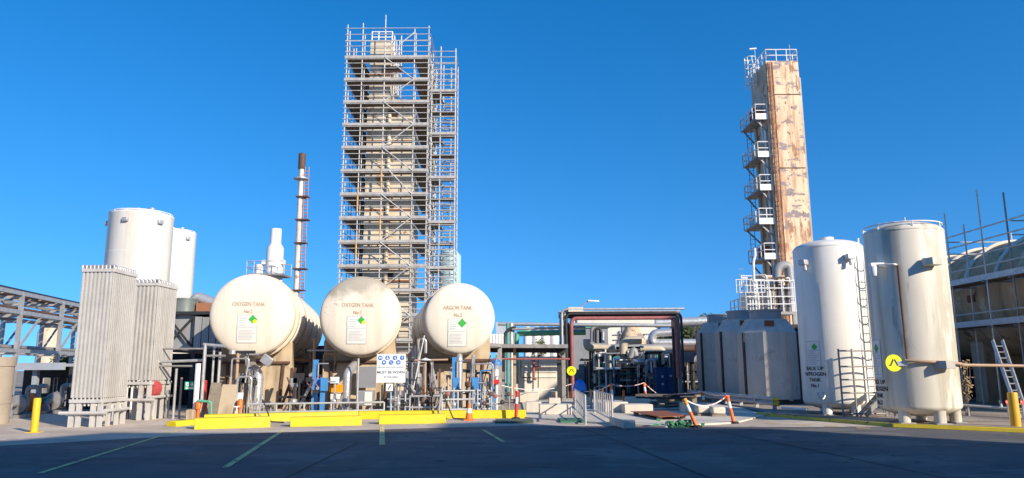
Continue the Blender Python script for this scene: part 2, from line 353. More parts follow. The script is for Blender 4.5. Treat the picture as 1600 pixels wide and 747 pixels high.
# ------------------------------------------------------------------ the three horizontal tanks
va = ray(592, 575); AX = Vector((va[0] / va[1], 1, 0)).normalized(); AR = AX.cross(Vector((0, 0, 1)))
def htank(px, py, rp, Y, L, lines, what, m, nring, diamonds):
    C = P(px, py, Y); zc = C.y * cp + (C.z - CAMH) * sp; Rd = rp * zc / F
    base = Vector((C.x, C.y, 0))
    t = T('horizontal_tank', what, 'storage tank', (C.x, C.y, C.z - Rd))
    dome = ell_dome(Rd, Rd * 0.20, 12)
    MB().lathe(dome + [(Rd, 0.10)], C, AX, 96).build('end_cap', m, t)
    MB().lathe([(Rd * 0.985, 0.10), (Rd * 0.985, L), *[(r * 0.985, L - z) for r, z in reversed(dome)]], C, AX, 64).build('shell', cream_rusty if nring > 10 else cream, t)
    MB().lathe([(Rd * 0.98, 0.10), (Rd * 1.012, 0.102), (Rd * 1.012, 0.28), (Rd * 0.98, 0.282)], C, AX, 96).build('rim_band', cream_rusty, t)
    for k in range(nring):
        s0 = 0.75 + k * (L - 1.4) / max(1, nring)
        MB().lathe([(Rd * 0.98, s0), (Rd * 1.055, s0 + 0.04), (Rd * 1.065, s0 + 0.22), (Rd * 1.055, s0 + 0.40), (Rd * 0.98, s0 + 0.44)], C, AX, 64).build('stiffening_ring', cream_rusty if k % 4 == 0 else cream, t)
    def fn(u, v, off=0.012):
        r = math.hypot(u, v)
        for (r0, d0), (r1, d1) in zip(dome, dome[1:]):
            if r <= r1 + 1e-9: d = d0 + (d1 - d0) * (r - r0) / (r1 - r0); break
        else: d = 0
        return C + AR * u + Vector((0, 0, v)) + AX * (d - off)
    k = Rd / rp                                       # metres per photograph pixel on the tank's end
    b = MB(); letters(b, lines[1], 7.6 * k, lambda u, v: fn(u * 0.85 - 4.5 * k, v + 3.6 * k), bold=0.004); b.build('lettering', brown_ink, t)
    a = MB(); letters(a, lines[0], 8.6 * k, lambda u, v: fn(u * 0.80 - 4.5 * k, v + 15 * k), bold=0.004)
    a.build('lettering', brown_ink, t)
    pu, pv, hw, hh = -5 * k, -23 * k, 14.5 * k, 21 * k
    b = sheet(MB(), pu - hw, pv - hh, pu + hw, pv + hh, fn).build('placard', paper, t)
    e = MB()
    for s in (-1, 1):
        sheet(e, pu + s * hw - 0.012, pv - hh, pu + s * hw + 0.012, pv + hh, lambda u, v: fn(u, v, 0.018))
        sheet(e, pu - hw, pv + s * hh - 0.012, pu + hw, pv + s * hh + 0.012, lambda u, v: fn(u, v, 0.018))
    sheet(e, pu - hw, pv + 2 * k - 0.01, pu + hw, pv + 2 * k + 0.01, lambda u, v: fn(u, v, 0.018))
    for j in range(7): sheet(e, pu - hw * 0.85, pv - 3 * k - j * 2.2 * k, pu + hw * rnd.uniform(0.3, 0.9), pv - 2.2 * k - j * 2.2 * k, lambda u, v: fn(u, v, 0.018))
    for j in range(4): sheet(e, pu - hw * 0.85, pv + (5 + j * 3.5) * k, pu - hw * rnd.uniform(0.0, 0.3), pv + (6.4 + j * 3.5) * k, lambda u, v: fn(u, v, 0.018))
    e.build('border_print', grey_ink, b)
    for du, dv, s, mm in diamonds:
        MB().add([fn(pu + (du + x * s) * k, pv + (dv + y * s) * k, 0.024) for x, y in ((-1, 0), (0, -1), (1, 0), (0, 1))], [(0, 1, 2, 3)]).build('hazard_diamond', mm, b)
    return C, Rd
def pier(C, Rd, s0, wd, what, thick=1.1, name='tank_pier', shoulder=0.35):
    O = Vector((C.x, C.y, 0)) + AX * s0
    h = C.z; n = 14; a0 = math.asin(min(0.95, (wd / 2 - 0.1) / (Rd * 1.02)))
    arc = [(Rd * 1.015 * math.sin(a0 - 2 * a0 * i / n), h - Rd * 1.015 * math.cos(a0 - 2 * a0 * i / n)) for i in range(n + 1)]
    ztop = arc[0][1]
    poly = [(-wd / 2 - 0.1, 0), (wd / 2 + 0.1, 0), (wd / 2, ztop)] + arc + [(-wd / 2, ztop)]
    r = T(name, what, 'tank support', O)
    MB().prism(poly, O, AR, (0, 0, 1), AX * thick).build('block', concrete_pier, r, bev=0.03)
    zc = h - Rd - 0.25
    MB().box(O - AX * 0.07 + V(0, 0, zc), (wd * 0.98, 0.16, 0.09), m=Matrix((AR, AX, (0, 0, 1))).transposed()).build('ledge_plate', steel_brown, r)
    for sx in (-1, 1):
        MB().bar(O - AX * 0.06 + AR * sx * wd * 0.36 + V(0, 0, 0.02), O - AX * 0.06 + AR * sx * wd * 0.40 + V(0, 0, zc - 0.06), 0.09, 0.09).build('tie_bar', steel_brown, r)
C2, R2 = htank(394.5, 491.5, 63.5, 28.6, 14.5, ('OXYGEN TANK', 'No.2'), 'cream horizontal oxygen tank number two with rusty ribbed side', cream, 17, [(8, 15, 6.5, green_s), (11, 11.5, 3.6, sign_y)])
C1, R1 = htank(563.5, 493, 61, 29.6, 14.0, ('OXYGEN TANK', 'No.1'), 'cream oxygen tank number one with grey grime across its top', cream_dirty, 6, [(6.5, 15, 6.0, green_s), (10.5, 11.5, 3.4, sign_y)])
C3, R3 = htank(719, 497, 54.5, 30.0, 13.0, ('ARGON TANK', 'No.2'), 'clean cream argon tank with plain end above grey pipe', cream, 6, [(7, 14.5, 7, green_s)])
pier(C2, R2, 1.5, 2.7, 'beige concrete pier under oxygen tank number two beside silver bent duct')
pier(C2, R2, 9.5, 2.7, 'far beige pier deep under oxygen tank number two')
pier(C1, R1, 1.3, 2.9, 'beige concrete pier behind the blue and white safety sign')
pier(C1, R1, 9.0, 2.9, 'far beige pier deep under oxygen tank number one')
pier(C3, R3, 1.6, 2.9, 'beige concrete pier under the argon tank')
pier(C3, R3, 8.5, 2.9, 'far beige pier deep under the argon tank')
# dark wall added behind the tanks, its colour standing in for deep shade
def simple(name, mb, m, label, cat, group=None, **k): return tag(mb.build(name, m, **k), label, cat, group)
simple('shade_backing_wall', MB().span(P(262, 560, 46).xy.to_3d(), P(545, 541, 47.5)), steel_dark, 'long dark wall added behind the horizontal tanks to stand for deep shade', 'backing wall')
pk = T('louvred_cabinet', 'dark grey louvred cabinet between the first two tank piers', 'cabinet', P(478, 640, 34).xy.to_3d())
MB().span(P(474, 640, 34).xy.to_3d(), P(494, 585, 35)).build('body', grey_wall, pk)
for k in range(6): MB().span(P(475, 632 - k * 8, 33.97), P(493, 628 - k * 8, 33.9)).build('louvre', steel_dark, pk)

# silver lagged ducts bending down in front of the piers
def duct(pts, r, label):
    t = T('lagged_duct', label, 'duct', (pts[-1].x, pts[-1].y, 0))
    MB().path(pts, r, 16, bend=r * 1.5).build('pipe', silver, t)
    for i, f in enumerate((0.12, 0.5, 0.9)):
        a, b = pts[-2], pts[-1]; p = a + (b - a) * f
        MB().tube(p - V(0, 0, .03), p + V(0, 0, .03), r * 1.05, 16).build('band', galv, t)
duct([P(391, 562, 29.4), P(392, 572, 29.2), P(404, 585, 28.6), Vector((*P(402, 600, 28.6).xy, 0.0))], 0.20, 'fat silver duct with a kink before the oxygen tank number two pier')
duct([P(556, 566, 30.4), P(554, 570, 30.1), P(543, 582, 29.4), Vector((*P(541, 600, 29.4).xy, 0.0))], 0.17, 'silver duct bending under oxygen tank number one')
duct([P(717, 552, 30.2), P(718, 560, 30.0), Vector((*P(718, 600, 30.0).xy, 0.0))], 0.13, 'straight silver down pipe under the argon tank')
def pole(name, px, pb, pt, Y, r, m, label, cat, foot=True, z0=None):
    b = Vector((*P(px, pb, Y).xy, 0.0 if z0 is None else z0)); e = P(px, pt, Y); e.x, e.y = b.x, b.y
    return b, e
def post(px, pt, Y, r, m, label, name='steel_post', cat='post', cap=True):
    b = P(px, 640, Y); b.z = 0; e = P(px, pt, Y); b.x = e.x
    t = T(name, label, cat, b)
    MB().tube(b, e, r, 10).build('shaft', m, t)
    if cap: MB().span(b - V(r * 2.2, r * 2.2, 0), b + V(r * 2.2, r * 2.2, 0.03)).build('foot_plate', m, t)
    return t, b, e
t, b, e = post(560, 560, 29.0, 0.045, galv, 'thin grey post before the grey cabinet under oxygen tank number one')
t, b, e = post(385, 561, 28.6, 0.045, tan_pipe, 'thin tan pipe post beside the kinked silver duct')
# blue valve columns
def blue_col(px, pt, Y, label, wd=0.16):
    e = P(px, pt, Y); t = T('blue_column', label, 'valve column', (e.x, e.y, 0))
    MB().span((e.x - wd / 2, e.y - 0.05, 0), (e.x + wd / 2, e.y + 0.05, e.z)).build('channel', blue, t)
    MB().span((e.x - wd * .3, e.y - 0.16, 0.9), (e.x + wd * 1.3, e.y - 0.06, 1.35)).build('valve_box', blue, t)
    MB().path([(e.x + 0.12, e.y - 0.1, 1.3), (e.x + 0.12, e.y - 0.1, e.z - 0.15), (e.x + 0.5, e.y - 0.1, e.z - 0.15)], 0.025).build('pipe', galv, t)
    MB().lathe([(0.0, -0.02), (0.06, -0.02), (0.06, 0.02), (0, 0.02)], (e.x - 0.16, e.y - 0.12, e.z * .72), (0, 1, 0), 14).build('gauge', galv, t)
    MB().span((e.x - .3, e.y - .2, e.z * .60), (e.x - .12, e.y - .06, e.z * .68)).build('regulator', steel_dark, t)
    MB().path([(e.x - 0.16, e.y - 0.1, 1.45), (e.x - 0.3, e.y - 0.12, 1.2), (e.x - 0.1, e.y - 0.1, 1.0)], 0.018).build('hose', red_pipe, t)
    return t
blue_col(494, 562, 28.3, 'tall blue steel column with gauge beside the orange notice', 0.18)
blue_col(505, 590, 28.0, 'shorter blue column standing just before the orange notice')
blue_col(710, 558, 29.0, 'tall blue column beneath the argon tank')
blue_col(740, 592, 28.6, 'short blue column beside the argon tank pier valves')
# orange notice and small white boards
def notice(name, x0, y0, x1, y1, Y, m, label, cat='sign', legs=True, text=None, tm=ink, ts=0.1, thick=0.03):
    a, b = P(x0, y1, Y), P(x1, y0, Y); t = T(name, label, cat, ((a.x + b.x) / 2, Y, 0))
    c = (a + b) / 2; hw, hh = (b.x - a.x) / 2, (b.z - a.z) / 2
    MB().span((c.x - hw, Y, c.z - hh), (c.x + hw, Y + thick, c.z + hh)).build('panel', m, t)
    if legs: MB().tube((c.x, Y + thick + 0.03, 0), (c.x, Y + thick + 0.03, c.z + hh * 0.5), 0.03).build('pole', galv, t)
    if text:
        q = MB(); letters(q, text, ts, lambda u, v: Vector((c.x + u, Y - 0.006, c.z + v)), bold=0.003); q.build('lettering', tm, t)
    return t, c, hw, hh
notice('warning_notice', 514, 601, 536, 613, 29.2, mat('notice_orange', (0.85, 0.35, 0.01), 0.5), 'orange notice on a white box between the first two piers', 'notice')
simple('meter_box', MB().span(P(515, 640, 29.3).xy.to_3d() + V(0, 0, 0.5), P(535, 614, 29.6)), paper, 'white meter box below the orange notice', 'cabinet', bev=0.02)
notice('small_notice', 516, 589, 530, 599, 28.9, sign_white, 'small white notice above the orange notice', 'notice')
simple('pipe_bracket_beam', MB().bar(P(495, 595, 28.95), P(517, 592, 28.95), 0.12, 0.12), steel_brown, 'short rusty pipe beam between blue column and small notice', 'pipe')
cb = T('control_cabinet', 'grey two-door cabinet before the oxygen tank number one pier', 'cabinet', P(572, 640, 29.8).xy.to_3d())
a, b = P(556, 640, 29.8), P(586, 610, 30.3); a.z = 0.25
MB().span(a, b).build('body', grey_clad, cb, bev=0.01)
MB().span((a.x + 0.03, a.y - 0.03, a.z + 0.04), ((a.x + b.x) / 2 - 0.01, a.y - 0.003, b.z - 0.04)).build('door', grey_wall, cb)
MB().span(((a.x + b.x) / 2 + 0.01, a.y - 0.03, a.z + 0.04), (b.x - 0.03, a.y - 0.003, b.z - 0.04)).build('door', paper, cb)
for x in (a.x + 0.04, b.x - 0.04): MB().span((x - 0.03, a.y + 0.05, 0), (x + 0.03, a.y + 0.12, a.z)).build('leg', galv, cb)
pp = simple('gauge_panel', MB().span(P(556, 606, 30.35), P(588, 573, 30.42)), grey_wall, 'grey glazed gauge panel fixed to the oxygen tank number one pier', 'panel')

# the safety equipment sign
sg, c, hw, hh = notice('safety_sign', 588, 553, 634, 598, 26.6, sign_white, 'large white safety sign with seven blue round symbols before the piers', 'sign', legs=False)
Ys = 26.6
MB().tube((c.x, Ys + 0.07, 0), (c.x, Ys + 0.07, c.z + hh * 0.6), 0.028).build('pole', mat('pale_blue_pole', (0.25, 0.42, 0.55), 0.5), sg)
kx = hw / 23.0
def disc(cx, cz, r, Y, n=24, d=0.006): return MB().lathe([(0, -d), (r, -d), (r, 0), (0, 0)], (cx, Y, cz), (0, 1, 0), n)
for i, (du, dv) in enumerate(((-17.5, 17), (-6, 17), (6, 17), (17.5, 17), (-11.5, 9.5), (0, 9.5), (11.5, 9.5))):
    x, z = c.x + du * kx, c.z + dv * kx * 0.97
    d = disc(x, z, 3.6 * kx, Ys - 0.003).build('symbol_disc', sym_blue, sg)
    g = MB(); y = Ys - 0.0125; r = 3.6 * kx
    def blk(x0, z0, x1, z1): g.span((x + x0 * r, y, z + z0 * r), (x + x1 * r, y + 0.003, z + z1 * r))
    if i == 0: blk(-.6, .1, .6, .35); blk(-.55, -.3, -.08, .1); blk(.08, -.3, .55, .1)
    elif i == 1: g.lathe([(0, 0), (.28 * r, 0), (.28 * r, .003)], (x, y, z + .35 * r), (0, 1, 0), 12); blk(-.4, -.6, .4, 0)
    elif i == 2: blk(-.1, -.6, .35, .0); blk(-.3, -.1, -.12, .3); blk(-.1, .0, .05, .5); blk(.1, .0, .25, .5)
    elif i == 3: blk(-.14, -.55, .14, .55); blk(-.5, .1, .5, .3)
    elif i == 4: g.lathe([(0, 0), (.45 * r, 0), (.45 * r, .003)], (x, y, z + .05 * r), (0, 1, 0), 14); blk(-.6, -.15, .6, -.02)
    elif i == 5: blk(-.35, -.5, .0, .5); blk(-.35, -.5, .5, -.2)
    else: blk(-.55, -.1, .55, .3); blk(-.3, -.5, .3, -.25)
    g.build('pictogram', sign_white, d)
q = MB()
for tx, s, dz, bo in (('PERSONAL PROTECTIVE EQUIPMENT', 2.6, 1.5, 0.0), ('MUST BE WORN', 6.0, -6.5, 0.002), ('IN THIS AREA', 3.6, -14, 0.001)):
    letters(q, tx, s * kx, lambda u, v: Vector((c.x + u, Ys - 0.006, c.z + dz * kx + v)), bold=bo)
q.build('lettering', grey_ink if False else mat('sign_grey_ink', (0.10, 0.12, 0.15), 0.6), sg)
a, b = P(603, 611, Ys), P(614, 599.5, Ys)
pl = MB().span((a.x, Ys + 0.0, a.z), (b.x, Ys + 0.02, b.z)).build('small_panel', sign_white, sg)
MB().bar((a.x * .7 + b.x * .3, Ys - .004, a.z * .8 + b.z * .2), (a.x * .3 + b.x * .7, Ys - .004, a.z * .2 + b.z * .8), 0.03, 0.006, up=(0, 1, 0)).build('lightning_mark', ink, pl)

# ------------------------------------------------------------------ yellow kerbs
def kerb(x0, y0, x1, y1, dep, h, label, m=yellow, name='wheel_stop'):
    a, b = G(x0, y0), G(x1, y1); d = (b - a).normalized(); n = Vector((-d.y, d.x, 0))
    k = 0.05
    poly = [(0, 0), (k, h), (dep - k, h), (dep, 0)]
    return simple(name, MB().prism(poly, a, n, (0, 0, 1), b - a), m, label, 'kerb', 'yellow concrete kerb blocks', bev=0.015)
kerb(303, 671.5, 422, 668, 0.55, 0.31, 'bright yellow kerb block before oxygen tank number two, largest of the front row')
kerb(453, 667.5, 565, 665, 0.5, 0.28, 'bright yellow kerb block before oxygen tank number one')
kerb(592, 663.5, 697, 661.5, 0.5, 0.28, 'bright yellow kerb block beside the traffic cone')
kerb(276, 667, 318, 663, 0.45, 0.16, 'low yellow kerb end stub before the fire cabinet')
kerb(318, 662, 560, 655.5, 0.45, 0.27, 'long yellow kerb behind the two widest front blocks')
kerb(560, 655.6, 822, 653.5, 0.45, 0.27, 'long yellow kerb running under the argon tank to the red bollard')
simple('yellow_ramp_bar', MB().bar(G(330, 657) + V(0, 0, .3), G(362, 646) + V(0, 0, .38), 0.12, 0.08), yellow, 'sloping yellow bar behind the kerb by the fire cabinet', 'kerb')
prev = None
for i, (p0, p1, lb) in enumerate((((1180, 649), (1262, 657), 'worn yellow edging kerb beside the guard rail'), ((1262, 657), (1395, 668), 'worn yellow edging kerb before the back up nitrogen tank number one'), ((1395, 668), (1612, 677), 'brighter yellow edging kerb before the stained nitrogen tank'))):
    kerb(*p0, *p1, 0.16, 0.11, lb, yellow_old if i < 2 else mat('edging_yellow', (0.72, 0.52, 0.03), 0.65, var=0.12, scale=3, patch=((0.3, 0.24, 0.1), 0.66, 5)), 'edging_kerb')

# pipe rails and small pipework just behind the kerbs
def pipe_rail(x0, x1, y0, y1, Y0, Y1, label, m=galv, r=0.035, n=5, hs=(0.55, 0.28)):
    a, b = P(x0, y0, Y0), P(x1, y1, Y1); a.z = b.z = 0
    t = T('pipe_rail', label, 'rail', (a + b) / 2)
    for h in hs: MB().tube(a + V(0, 0, h), b + V(0, 0, h), r).build('rail', m, t)
    for k in range(n + 1):
        p = a + (b - a) * k / n; MB().tube(p, p + V(0, 0, max(hs)), r * 0.9).build('leg', m, t)
pipe_rail(388, 600, 640, 640, 25.2, 26.2, 'low grey double pipe rail before the oxygen tank piers')
pipe_rail(690, 765, 640, 640, 26.8, 27.2, 'higher grey pipe rail before the argon pier', hs=(0.9, 0.6, 0.25), n=3)
pipe_rail(640, 690, 640, 640, 27.5, 27.6, 'short grey pipe rail between the piers of oxygen tank number one and argon', hs=(0.7, 0.3), n=2)
def manifold(px, Y, h, wd, label, m=galv_dark, seed=0):
    r = random.Random(seed); b = P(px, 640, Y); b.z = 0
    t = T('valve_manifold', label, 'valve', b)
    for k in range(3):
        x = b.x + (k - 1) * wd / 2; hh = h * r.uniform(0.7, 1.0)
        MB().tube((x, b.y, 0), (x, b.y, hh), 0.03).build('riser', m, t)
        z = hh * r.uniform(0.4, 0.8)
        w_ = MB().lathe([(0.07, -0.012), (0.085, 0), (0.07, 0.012), (0.055, 0)], (x, b.y - 0.10, z), (0, 1, 0), 14).build('hand_wheel', r.choice([steel_brown, steel_dark, steel_dark, galv, red_pipe]), t)
        MB().tube((x, b.y, z), (x, b.y - 0.12, z), 0.02).build('stem', m, w_)
        MB().lathe([(0.03, -.07), (.07, -.06), (.07, .06), (.03, .07)], (x, b.y, z), (0, 0, 1), 10).build('valve_body', m, t)
    for z in (h * 0.35, h * 0.62): MB().tube((b.x - wd * 0.8, b.y + 0.02, z), (b.x + wd * 0.8, b.y + 0.02, z), 0.025).build('header', m, t)
    return t
for i, (px, Y, h, wd, lb, m_) in enumerate(((412, 27.3, 0.7, 0.5, 'low grey valve cluster by the kinked silver duct', galv_dark), (622, 27.0, 1.0, 0.5, 'grey valve cluster beside the safety sign pole', galv), (667, 27.6, 1.3, 0.35, 'rusty valve cluster between two tank piers', steel_brown), (700, 26.9, 1.4, 0.4, 'tall valve cluster before the argon tank pier', galv), (757, 27.0, 1.25, 0.5, 'valve cluster with hand wheels at the argon pier corner', galv), (785, 28.0, 1.1, 0.5, 'valve cluster below the blue cover', galv_dark), (532, 27.2, 0.8, 0.5, 'low valve cluster beneath the white meter box', galv_dark), (348, 26.6, 1.6, 0.4, 'tall pale valve cluster by the leaning boards', tan_pipe))): manifold(px, Y, h, wd, lb, m_, i)
def bent_stand(px, pt, Y, label):
    b = P(px, 650, Y); b.z = 0; h = P(px, pt, Y).z
    t = T('bent_hose_stand', label, 'hose stand', b)
    MB().path([b, b + V(0.02, 0, h * 0.6), b + V(0.08, 0, h)], 0.03).build('post', galv, t)
    MB().path([b + V(0.08, 0, h), b + V(0.3, -.1, h * 0.5), b + V(0.5, -.3, 0.05), b + V(0.95, -.4, 0.03)], 0.022).build('hose', steel_dark, t)
    MB().lathe([(0, 0), (.06, 0), (.06, .12), (0, .12)], b + V(0.08, 0, h - .04), (0, 0, 1), 10).build('nozzle', galv, t)
bent_stand(686, 611, 25.6, 'grey hose stand with black hose trailing near the cone')
bent_stand(404, 622, 24.5, 'short grey hose stand leaning over the widest yellow kerb block')
simple('overhead_pipe', MB().path([P(262, 548, 31), P(350, 552, 31), P(470, 562, 31), P(545, 566, 31)], 0.06), steel_brown, 'brown pipe slung under oxygen tank number two', 'pipe')
simple('overhead_pipe', MB().path([P(632, 566, 31), P(700, 566, 31), P(770, 563, 31)], 0.06), steel_brown, 'brown pipe slung under the argon tank', 'pipe')
fl = T('flood_light', 'grey flood light on a bracket under oxygen tank number two', 'flood light', P(417, 562, 28.2))
p = P(417, 563, 28.2); MB().box(p, (0.42, 0.16, 0.34), m=Matrix.Rotation(R(35), 3, 'Y')).build('lamp_box', galv, fl, bev=.02); MB().bar(p + V(0, .05, 0), p + V(-.5, .3, -.45), 0.05, 0.05).build('bracket', galv, fl)
ph = T('tap_post', 'white topped standpipe before the gap of the scaffolded tower', 'pipe', P(665, 640, 28.3).xy.to_3d())
p = P(665, 563, 28.3); b = Vector((p.x, p.y, 0)); MB().tube(b, p, 0.035).build('pipe', tan_pipe, ph); MB().lathe([(0, .1), (.2, .02), (.2, 0), (0, 0)], p, (0, 0, 1), 16).build('cap', sign_white, ph)
for a, b, Y, lb in (((648, 563), (700, 562), 28.4, 'thin cream crossing pipe on the white topped standpipe'),): simple('crossing_pipe', MB().tube(P(*a, Y), P(*b, Y), 0.035), tan_pipe, lb, 'pipe')
wt = T('white_cylinder', 'slim white gas cylinder tank in the dark gap beside the argon pier', 'gas cylinder', P(646, 640, 33).xy.to_3d())
p = P(646, 625, 33); p.z = 0.3; MB().lathe([(0, -.1), (.2, -.05), (.28, .05), (.28, 2.0), (.2, 2.15), (.07, 2.2), (.07, 2.35), (0, 2.35)], p, (0, 0, 1), 20).build('shell', white, wt); MB().span(p - V(.3, .3, .3), p + V(.3, .3, -.1)).build('base', concrete_pier, wt)

def pipe_bank(x0, x1, Y, seed, label, pal, n=14, top=3.0):
    r = random.Random(seed); a, b = P(x0, 640, Y), P(x1, 640, Y)
    t = T('pipe_bank', label, 'pipes', ((a.x + b.x) / 2, Y, 0), 'pipe banks under the tanks')
    MB().span((a.x, Y + .5, 0), (b.x, Y + .9, .22)).build('plinth', concrete_pier, t)
    for k in range(n):
        x, y = r.uniform(a.x, b.x), Y + r.uniform(0, .8); h = r.uniform(.5, top); rad = r.choice([.02, .025, .03, .045, .06]); kd = r.random(); m_ = r.choice(pal)
        if kd < .4: pts = [(x, y, 0), (x, y, h)]
        elif kd < .75: pts = [(x, y, 0), (x, y, h), (min(b.x, x + r.uniform(.3, 1.0)), y, h), (min(b.x, x + r.uniform(.3, 1.0)) , y + .05, max(.1, h - r.uniform(.2, 1)))]
        elif kd < .88: pts = [(a.x, y, h), (b.x, y, h)]
        else: pts = [(x, y, 0), (x + r.uniform(-.8, .8), y, top)]
        o_ = MB().path([Vector(p) for p in pts], rad, 7, bend=rad * 3).build('pipe', m_, t)
        if r.random() < .45: MB().lathe([(rad, -.1), (rad * 2.3, -.07), (rad * 2.3, .07), (rad, .1)], (pts[0][0], pts[0][1], max(.25, (pts[0][2] + pts[1][2]) / 2)), (0, 0, 1), 9).build('valve', r.choice([steel_dark, galv, steel_brown]), o_)
    for k in range(2):
        x = r.uniform(a.x, b.x - .4); z = r.uniform(.5, 1.6); MB().span((x, Y + .5, z), (x + r.uniform(.2, .45), Y + .62, z + r.uniform(.25, .5))).build('junction_box', r.choice([grey_wall, galv, steel_dark, paper]), t); MB().tube((x + .1, Y + .56, 0), (x + .1, Y + .56, z), .02).build('box_post', galv_dark, t)
pd = [galv, galv_dark, tan_pipe, steel_brown, galv, steel_dark]
pipe_bank(352, 388, 27.6, 1, 'thin grey pipes with valves beside the kinked silver duct', pd, 14, 2.4)
pipe_bank(425, 470, 27.8, 2, 'low pipes in front of the oxygen tank number two pier', pd, 9, 1.4)
pipe_bank(474, 520, 30.5, 3, 'dense pipes in the dark gap by the tall blue column', pd + [blue], 18, 3.0)
pipe_bank(612, 662, 29.5, 4, 'brown and grey pipes in the gap beside the safety sign', pd + [white_rail], 18, 3.0)
pipe_bank(655, 700, 28.2, 5, 'thin pipes before the argon tank pier edge', pd, 12, 2.0)
pipe_bank(722, 770, 28.4, 6, 'valve pipes in front of the argon tank pier', pd + [blue], 15, 2.2)
for x0, y0, x1, y1, Y, lb in ((436, 632, 462, 575, 28.9, 'brown diagonal strut across the oxygen tank number two pier'), (655, 622, 688, 578, 29.0, 'brown diagonal strut across the argon tank pier'), (452, 632, 456, 575, 28.8, 'upright brown strut beside the diagonal on the oxygen tank number two pier')):
    q0, q1 = P(x0, y0, Y), P(x1, y1, Y); q0.z = 0.0
    simple('steel_strut', MB().bar(q0, q1, .09, .09), steel_brown, lb, 'strut')

# ------------------------------------------------------------------ left: finned vaporisers, white tanks, pipe bridge, shed
def vaporiser(x0, x1, y0, y1, ztop, zbot, nx, ny, label):
    t = T('ambient_vaporiser', label, 'vaporiser', ((x0 + x1) / 2, (y0 + y1) / 2, 0), 'finned vaporiser towers')
    dx, dy = (x1 - x0) / nx, (y1 - y0) / ny
    def column(cx, cy, r):
        c = MB(); z0, z1 = zbot + 0.1, ztop - 0.06
        for k in range(0):
            a = R(45 + 90 * k); ca, sa = math.cos(a), math.sin(a)
            c.bar((cx, cy, (z0 + z1) / 2), (cx + ca * r, cy + sa * r, (z0 + z1) / 2), 0.012, z1 - z0)
        for k in range(1, 2):
            a = R(90 * k); ca, sa = math.cos(a), math.sin(a)
            c.bar((cx, cy, (z0 + z1) / 2), (cx + ca * r * .42, cy + sa * r * .42, (z0 + z1) / 2), 0.012, z1 - z0)
        q = r * 0.70
        c.tube((cx, cy, z0 - 0.25), (cx, cy, z1 + 0.1), 0.03, 8)
        # the broad outer flanges that read as flat slats from the yard
        for sx, sy in ((0, -1), (1, 0), (-1, 0)):
            if sy: c.box((cx, cy + sy * q, (z0 + z1) / 2), (dx * 0.55, 0.012, z1 - z0))
            else: c.box((cx + sx * q, cy, (z0 + z1) / 2), (0.012, dy * 0.72, z1 - z0))
        return c.build('finned_tube', fin, t, smooth=0)
    n = 0
    for i in range(nx):
        for j in range(ny):
            if j == 0 or i == nx - 1 or i == 0:
                column(x0 + (i + .5) * dx, y0 + (j + .5) * dy, min(dx, dy) * 0.68)
    MB().span((x0 + dx * .8, y0 + dy * 1.05, zbot + .1), (x1 - dx * .75, y1 - .02, ztop - .1)).build('dark_gap_core', steel_dark, t)  # solid dark core added so the gaps between the fins look shaded
    for z in (ztop - 0.05, zbot):
        f = MB()
        for a, b in (((x0, y0), (x1, y0)), ((x1, y0), (x1, y1)), ((x1, y1), (x0, y1)), ((x0, y1), (x0, y0))):
            f.bar((*a, z), (*b, z), 0.07, 0.10)
        f.build('ring_frame', fin, t)
    for i in range(nx + 1):
        MB().path([(x0 + i * dx, y0, ztop), (x0 + i * dx, y0 + .0, ztop + .11), (x0 + i * dx, y0 + dy, ztop + .11), (x0 + i * dx, y0 + dy, ztop)], 0.03, 6).build('return_bend', galv, t)
    for j in range(1, ny + 1):
        MB().path([(x1, y0 + j * dy - .1, ztop), (x1, y0 + j * dy - .1, ztop + .10), (x1 - dx, y0 + j * dy - .1, ztop + .10), (x1 - dx, y0 + j * dy - .1, ztop)], 0.03, 6).build('return_bend', galv, t)
    for k in range(5):
        f = k / 4
        for q in (0, 1):
            if k in (2,) : continue
            MB().bar((x0 + .06 + (x1 - x0 - .12) * f, y0 + .05 + q * (y1 - y0 - .1), 0), (x0 + .06 + (x1 - x0 - .12) * f, y0 + .05 + q * (y1 - y0 - .1), zbot), 0.14, 0.08).build('leg', fin, t)
    for k in (1, 2): MB().bar((x1 - .04, y0 + (y1 - y0) * k / 3, 0), (x1 - .04, y0 + (y1 - y0) * k / 3, zbot), 0.08, 0.14).build('leg', fin, t)
    MB().tube((x0 - .25, y0 - .06, zbot * 0.55), (x1 + .2, y0 - .06, zbot * 0.55), 0.05).build('header_pipe', fin, t)
    MB().tube((x1 + .06, y0 - .06, zbot * 0.62), (x1 + .06, y1, zbot * 0.62), 0.05).build('header_pipe', fin, t)
    MB().tube((x0 + .5, y0 + .5, 0), (x0 + .5, y0 + .5, zbot), 0.09).build('drain_pipe', galv, t)
    return t
g0 = G(105, 668); xr = G(168, 666).x
zt, zb = P(128, 420, g0.y)[2], P(104, 627, g0.y)[2]
vaporiser(g0.x, xr, g0.y, g0.y + 1.45, zt, zb, 8, 13, 'tall pale finned vaporiser tower standing before the taller round white tank')
a = P(217, 442, 25.8); b = P(248, 442, 25.8)
vaporiser(b.x - 1.25, b.x, 25.8, 27.3, a.z, 1.25, 9, 12, 'lower finned vaporiser tower half hidden behind the first beside the red hose reel')
